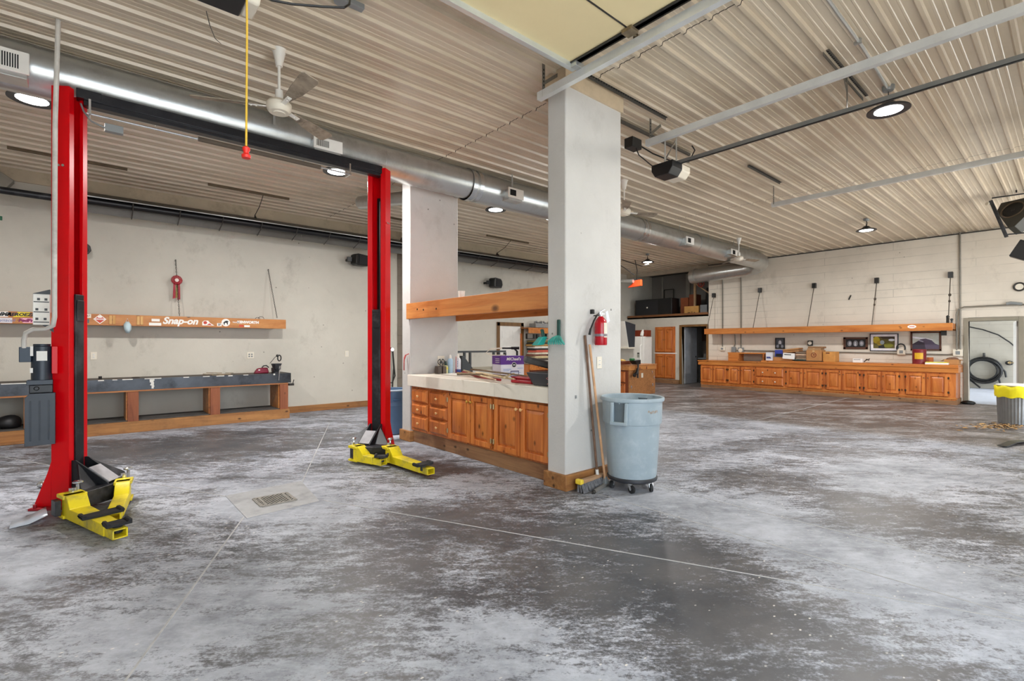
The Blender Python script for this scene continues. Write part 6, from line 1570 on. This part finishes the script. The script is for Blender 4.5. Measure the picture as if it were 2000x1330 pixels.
part(vs_, 'screw', MB().cyl((v, BY-.09, .52), (v+.02, BY-.09, .87), .022, n=10).tube([(v-.12, BY-.10, .62), (v-.06, BY-.10, .66), (v-.01, BY-.10, .76)], .035, 8).cyl((v-.15, BY-.12, .60), (v-.15, BY-.08, .60), .05, n=12), M_BLACK)
tb_ = thing('parts_tray', 'wooden tray of yellow odds and ends on the particle-board bench', 'tray', (10.75, 7.95, .861))
part(tb_, 'tray', MB().box(10.52, 7.75, .861, 10.9, 8.25, .95), C('tray brown', '#7a3d20'), .004)
part(tb_, 'contents', MB().ball((10.72, 7.95, .95), .11, 12, (1, 1.3, .5)), C('odds yellow', '#c9a038'))
solo('chrome_ring', MB().tube([(10.6, 8.42+.09*math.cos(t), 1.04+.12*math.sin(t)) for t in [2*PI*k/20 for k in range(20)]], .012, 6, True).box(10.57, 8.35, .861, 10.63, 8.5, .93), M_CHROME, 'chrome ring stand behind the tray on the particle-board bench', 'stand')

# hanging cabinet with slanted front and dark side, fridge
hc = thing('wall_cabinet', 'white hanging cabinet with slanted front and dark side panel in the kitchen corner', 'cabinet', (13.9, 10.6, 1.25))
part(hc, 'cabinet', MB().prism([(13.72, 2.17), (14.31, 2.07), (14.27, 1.29), (13.94, 1.29)], 10.012, 11.29, 'y'), M_WHITE, .004)
part(hc, 'dark_side', MB().prism([(13.73, 2.168), (14.31, 2.07), (14.265, 1.29), (13.945, 1.29)], 10.0, 10.012, 'y'), C('panel slate', '#2f3238'))
part(hc, 'bottom_rail', MB().box(13.90, 10.0, 1.24, 14.29, 11.29, 1.288), M_IVORY, .003)
fr_ = thing('fridge', 'white fridge with ice dispenser and curved handle left of the pantry', 'fridge', (14.8, 10.2, 0))
y0 = 9.80
part(fr_, 'body', MB().box(14.53, y0, .02, 15.0, y0+.92, 1.66), M_WHITE, .01)
ys_ = y0+.06
part(fr_, 'door', MB().box(14.46, ys_+.003, .08, 14.528, y0+.92, 1.655), M_WHITE, .012)
part(fr_, 'door', MB().box(14.47, y0, .08, 14.528, ys_-.003, 1.655), M_WHITE, .006)
part(fr_, 'dispenser', MB().box(14.448, 9.90, .93, 14.462, 10.03, 1.10), mat('dispenser grey', '#9a9d92', .5), .004)
part(fr_, 'dispenser_recess', MB().box(14.446, 9.91, 1.06, 14.452, 10.02, 1.095), M_DARKST)
part(fr_, 'handle', MB().tube([(14.46, 9.865, .72), (14.40, 9.87, .78), (14.395, 9.87, 1.05), (14.40, 9.87, 1.32), (14.46, 9.865, 1.38)], .022, 8), M_WHITE)
a, b = onX(1241, 650, 14.6), onX(1262, 646, 14.6)
solo('red_crate', MB().box(14.6, b.y, 1.661, 14.9, a.y+.25, 1.88), C('crate red', '#7d3018'), 'dark red crate standing on top of the fridge', 'crate', bevel=.006)
a = onX(1253, 655, 14.53)
bo = MB(); bo.M = Matrix.Translation((14.53, a.y, 1.661)) @ Matrix.Rotation(math.radians(14), 4, 'X')
bo.lathe([(.04, .01), (.06, .02), (.055, .14), (.03, .20), (.03, .23), (0, .23)], (0, 0, .01), 16); bo.M = Matrix()
solo('white_bottle', bo, M_WHITE, 'white bottle leaning before the red crate on the fridge', 'bottle')

# shelving behind the counter, with stacked folded goods
sv = thing('shelf_unit', 'pine shelf unit beside the back door behind the counter', 'shelf', (10.2, 10.2, 0))
part(sv, 'upper_board', MB().box(9.36, 10.06, 1.70, 11.9, 10.10, 1.86).box(9.36, 10.10, 1.84, 11.9, YA-.01, 1.86), M_CABH, .004)
part(sv, 'lower_board', MB().box(9.35, 10.02, .66, 11.9, 10.06, .82).box(9.35, 10.06, .80, 11.9, YA-.01, .82), M_CABH, .004)
part(sv, 'side', MB().box(9.33, 10.06, .0, 9.37, YA-.01, .80).box(9.36, 10.40, .82, 9.40, YA-.01, 1.70), M_CAB)
part(sv, 'cupboard_front', MB().box(9.37, 10.07, .05, 11.9, 10.10, .66), wood('dark cupboard pine', '#6a2f14', '#8a4522', 2, False, .5))
fcol = ['#d8d2c4', '#4a4038', '#c9b58a', '#8a5a4a', '#d9cfb8', '#c9604a', '#2f3a3c', '#e2ddd2', '#a8824a', '#3a3f3a', '#7a6a3a']
fl_lab = ['bottom white carton', 'second grey-brown', 'third tan', 'fourth brown', 'fifth cream', 'sixth orange-red', 'seventh dark green', 'eighth white', 'ninth ochre', 'tenth black-green', 'topmost olive']
z = .822
random.seed(11)
for k, c in enumerate(fcol):
    h = .11 if k == 0 else .045+.012*(k % 3)
    y_ = 10.14+random.uniform(-.02, .02); w = .60-.02*(k % 4)
    mb = MB(); mb.M = Matrix.Translation((9.80+random.uniform(-.04, .04), y_+.04, z)) @ Matrix.Rotation(random.uniform(-.06, .06), 4, 'Z')
    mb.prism([(-w/2, .006), (-w/2+.02, 0), (w/2-.02, 0), (w/2, .01), (w/2, h-.012), (w/2-.03, h-.001), (-w/2+.04, h-.001), (-w/2, h-.02)], -.17, .17, 'y'); mb.M = Matrix()
    solo('folded_tarp', mb, mat('fold %d' % k, c, .8, 0, .2, 14), fl_lab[k]+' bundle of the stack on the shelf unit', 'folded bundle', 'folded bundles stacked on the shelf unit', .01)
    z += h
bk = MB().hexa([(10.20, 10.03, .822), (10.55, 10.03, .822), (10.55, 10.34, .822), (10.20, 10.34, .822)], [(10.12, 10.02, 1.32), (10.58, 10.02, 1.32), (10.58, 10.36, 1.32), (10.12, 10.36, 1.32)])
solo('dark_tub', bk, mat('tub slate', '#33383c', .5), 'dark grey tub beside the folded bundles', 'tub', bevel=.01)
so = thing('model_tray', 'grey tray of shiny parts on top of the shelf unit', 'tray', (9.95, 10.2, 1.86))
part(so, 'tray', MB().box(9.64, 10.09, 1.865, 10.2, 10.36, 1.99), C('tray grey', '#8a8a88'), .004)
pp_ = MB()
for k in range(12): pp_.ball((9.72+.035*k, 10.15+.1*random.random(), 2.01+.03*random.random()), .03, 8)
part(so, 'parts', pp_, M_CHROME)
part(so, 'base', MB().box(9.6, 10.08, 1.861, 10.24, 10.37, 1.872), M_BLACK)
solo('black_jar', MB().cyl((10.34, 10.18, 1.861), (10.34, 10.18, 2.02), .08, n=16).cyl((10.34, 10.18, 2.02), (10.34, 10.18, 2.04), .06, n=16), M_BLACK, 'black jar on the shelf unit beside the grey tray', 'jar')
solo('wooden_box', MB().box(10.48, 10.12, 1.861, 10.9, 10.38, 2.10), C('box brown', '#6a4a30'), 'brown wooden box on the shelf unit next to the pier edge', 'box', bevel=.004)
solo('small_cups', MB().cyl((9.62, 10.12, 1.56), (9.62, 10.12, 1.68), .05, n=14).cyl((9.75, 10.12, 1.56), (9.75, 10.12, 1.68), .05, n=14).box(9.5, 10.08, 1.545, 10.3, 10.36, 1.56).box(9.5, 10.3, 1.545, 9.52, 10.36, 1.70).box(10.28, 10.3, 1.545, 10.3, 10.36, 1.70), M_DARKST, 'dark rack of cups hung under the upper shelf board', 'rack')

# loft
ls_ = thing('speaker_cabinet', 'large black speaker cabinet lying on the loft ledge', 'speaker', (15.95, 10.3, 2.40))
ya, yb = onX(1312, 600, 15.75).y, onX(1241, 600, 15.75).y
part(ls_, 'cabinet', MB().box(15.75, ya, 2.396, 16.25, yb, 3.05), M_BLACK, .012)
part(ls_, 'grille', MB().box(15.742, ya+.56, 2.45, 15.75, yb-.05, 3.0), mat('speaker grille', '#222224', .8, 0, .2, 90))
part(ls_, 'side_panel', MB().box(15.74, ya+.02, 2.44, 15.75, ya+.50, 3.02), C('panel black', '#0e0e10'))
part(ls_, 'lamp_dot', MB().ball((15.74, onX(1264, 601, 15.74).y, onX(1264, 601, 15.74).z), .03, 10), M_IVORY)
carton('cardboard_box', onX(1365, 600, 15.8).y, onX(1337, 600, 15.8).y, 2.396, .31, 15.78, 16.05, mat('loft tan card', '#b98a4a', .75), 'wide tan carton at the front of the loft ledge', tape=False)
part(bpy.data.objects['cardboard_box.004'], 'stencil', MB().box(15.7795, 8.60, 2.44, 15.78, 8.66, 2.50).box(15.7795, 8.70, 2.44, 15.78, 8.74, 2.52).box(15.7795, 8.78, 2.44, 15.78, 8.88, 2.50), C('stencil dark', '#5a4020')) if 'cardboard_box.004' in bpy.data.objects else None
carton('cardboard_box', onX(1347, 590, 16.3).y, onX(1332, 590, 16.3).y, 2.396, .66, 16.2, 16.6, mat('loft red card', '#8a4a28', .75), 'tall red-brown carton on the loft behind the tan carton', tape=False)
carton('cardboard_box', onX(1361, 588, 16.3).y, onX(1348, 588, 16.3).y-.01, 2.396, .76, 16.2, 16.6, mat('loft rust card', '#7a3f22', .75), 'taller rust carton right of the red-brown carton on the loft', tape=False)
carton('grey_case', onX(1382.5, 603, 15.8).y+.02, onX(1368, 603, 15.8).y, 2.396, .33, 15.78, 16.1, C('case grey', '#6f7274'), 'grey case at the right end of the loft ledge', 'case', tape=False)
carton('black_case', 8.10, 8.62, 2.396, 1.0, 16.6, 17.1, M_BLACK, 'tall black case at the back of the loft behind the grey case', 'case', tape=False)
lb2 = MB().beam((16.14, 8.80, 2.40), (16.14, 8.80, 3.55), .07, .07).beam((16.14, 8.76, 3.5), (16.14, 8.15, 3.05), .06, .04)
solo('timber_brace', lb2, C('brace pale', '#a88a68'), 'pale timber post and slanted brace at the right of the loft', 'timber')
solo('red_hoop', MB().tube([(15.9, 8.45+.10*math.cos(t), 3.46+.10*math.sin(t)) for t in [2*PI*k/20 for k in range(20)]], .025, 8, True).cyl((15.88, 8.45, 3.46), (15.95, 8.45, 3.46), .03, n=10).beam((15.92, 8.45, 3.36), (15.92, 8.45, 3.56), .02, .02).beam((15.92, 8.45, 3.46), (15.92, 8.45, 3.9), .02, .02), C('wheel red', '#8a3020'), 'small dark red spoked ring hanging by the duct end above the loft', 'hoop')
orr = thing('cord_reel', 'orange triangular unit with steel roller hanging above the kitchen', 'reel', (13.0, 9.1, 3.2))
A = onX(1228, 562, 13.0); B = onX(1253, 546, 13.0)
part(orr, 'orange_plate', MB().prism([(B.y, B.z), (B.y, A.z+.02), (A.y+.02, A.z), (A.y-.28, B.z)], 12.96, 13.04, 'x'), C('reel orange', '#d8481c'), .004)
part(orr, 'roller', MB().cyl(onX(1213, 547, 12.9)+Vector((0, .3, .0)), onX(1237, 549, 12.9), .055, n=16), M_GALV)
part(orr, 'hanger', MB().tube([(13, 9.05, B.z), (13, 9.02, 3.7), (13, 9.1, 4.04)], .012, 6), M_BLACK)
wr = MB().tube([(12.6, 9.3, 4.02), (12.6, 8.9, 3.86), (12.5, 8.5, 3.72), (12.45, 8.25, 3.74)], .014, 6).tube([(12.6, 9.6, 4.0), (12.62, 9.2, 3.75), (12.9, 9.05, 3.55)], .012, 6)
solo('cable', wr, M_BLACK, 'dark cords looping near the far kitchen light', 'cord')
fsx = MB()
for z_ in (2.5, 3.5): fsx.beam((17.0, 10.55, z_), (17.0, 10.15, z_), .03, .03)
fsx.beam((17.0, 10.55, 2.4), (17.0, 10.55, 3.5), .03, .03).beam((17.0, 10.15, 2.4), (17.0, 10.15, 3.5), .03, .03)
solo('wire_stand', fsx, M_DARKST, 'thin dark frame standing behind the speaker cabinet on the loft', 'frame')
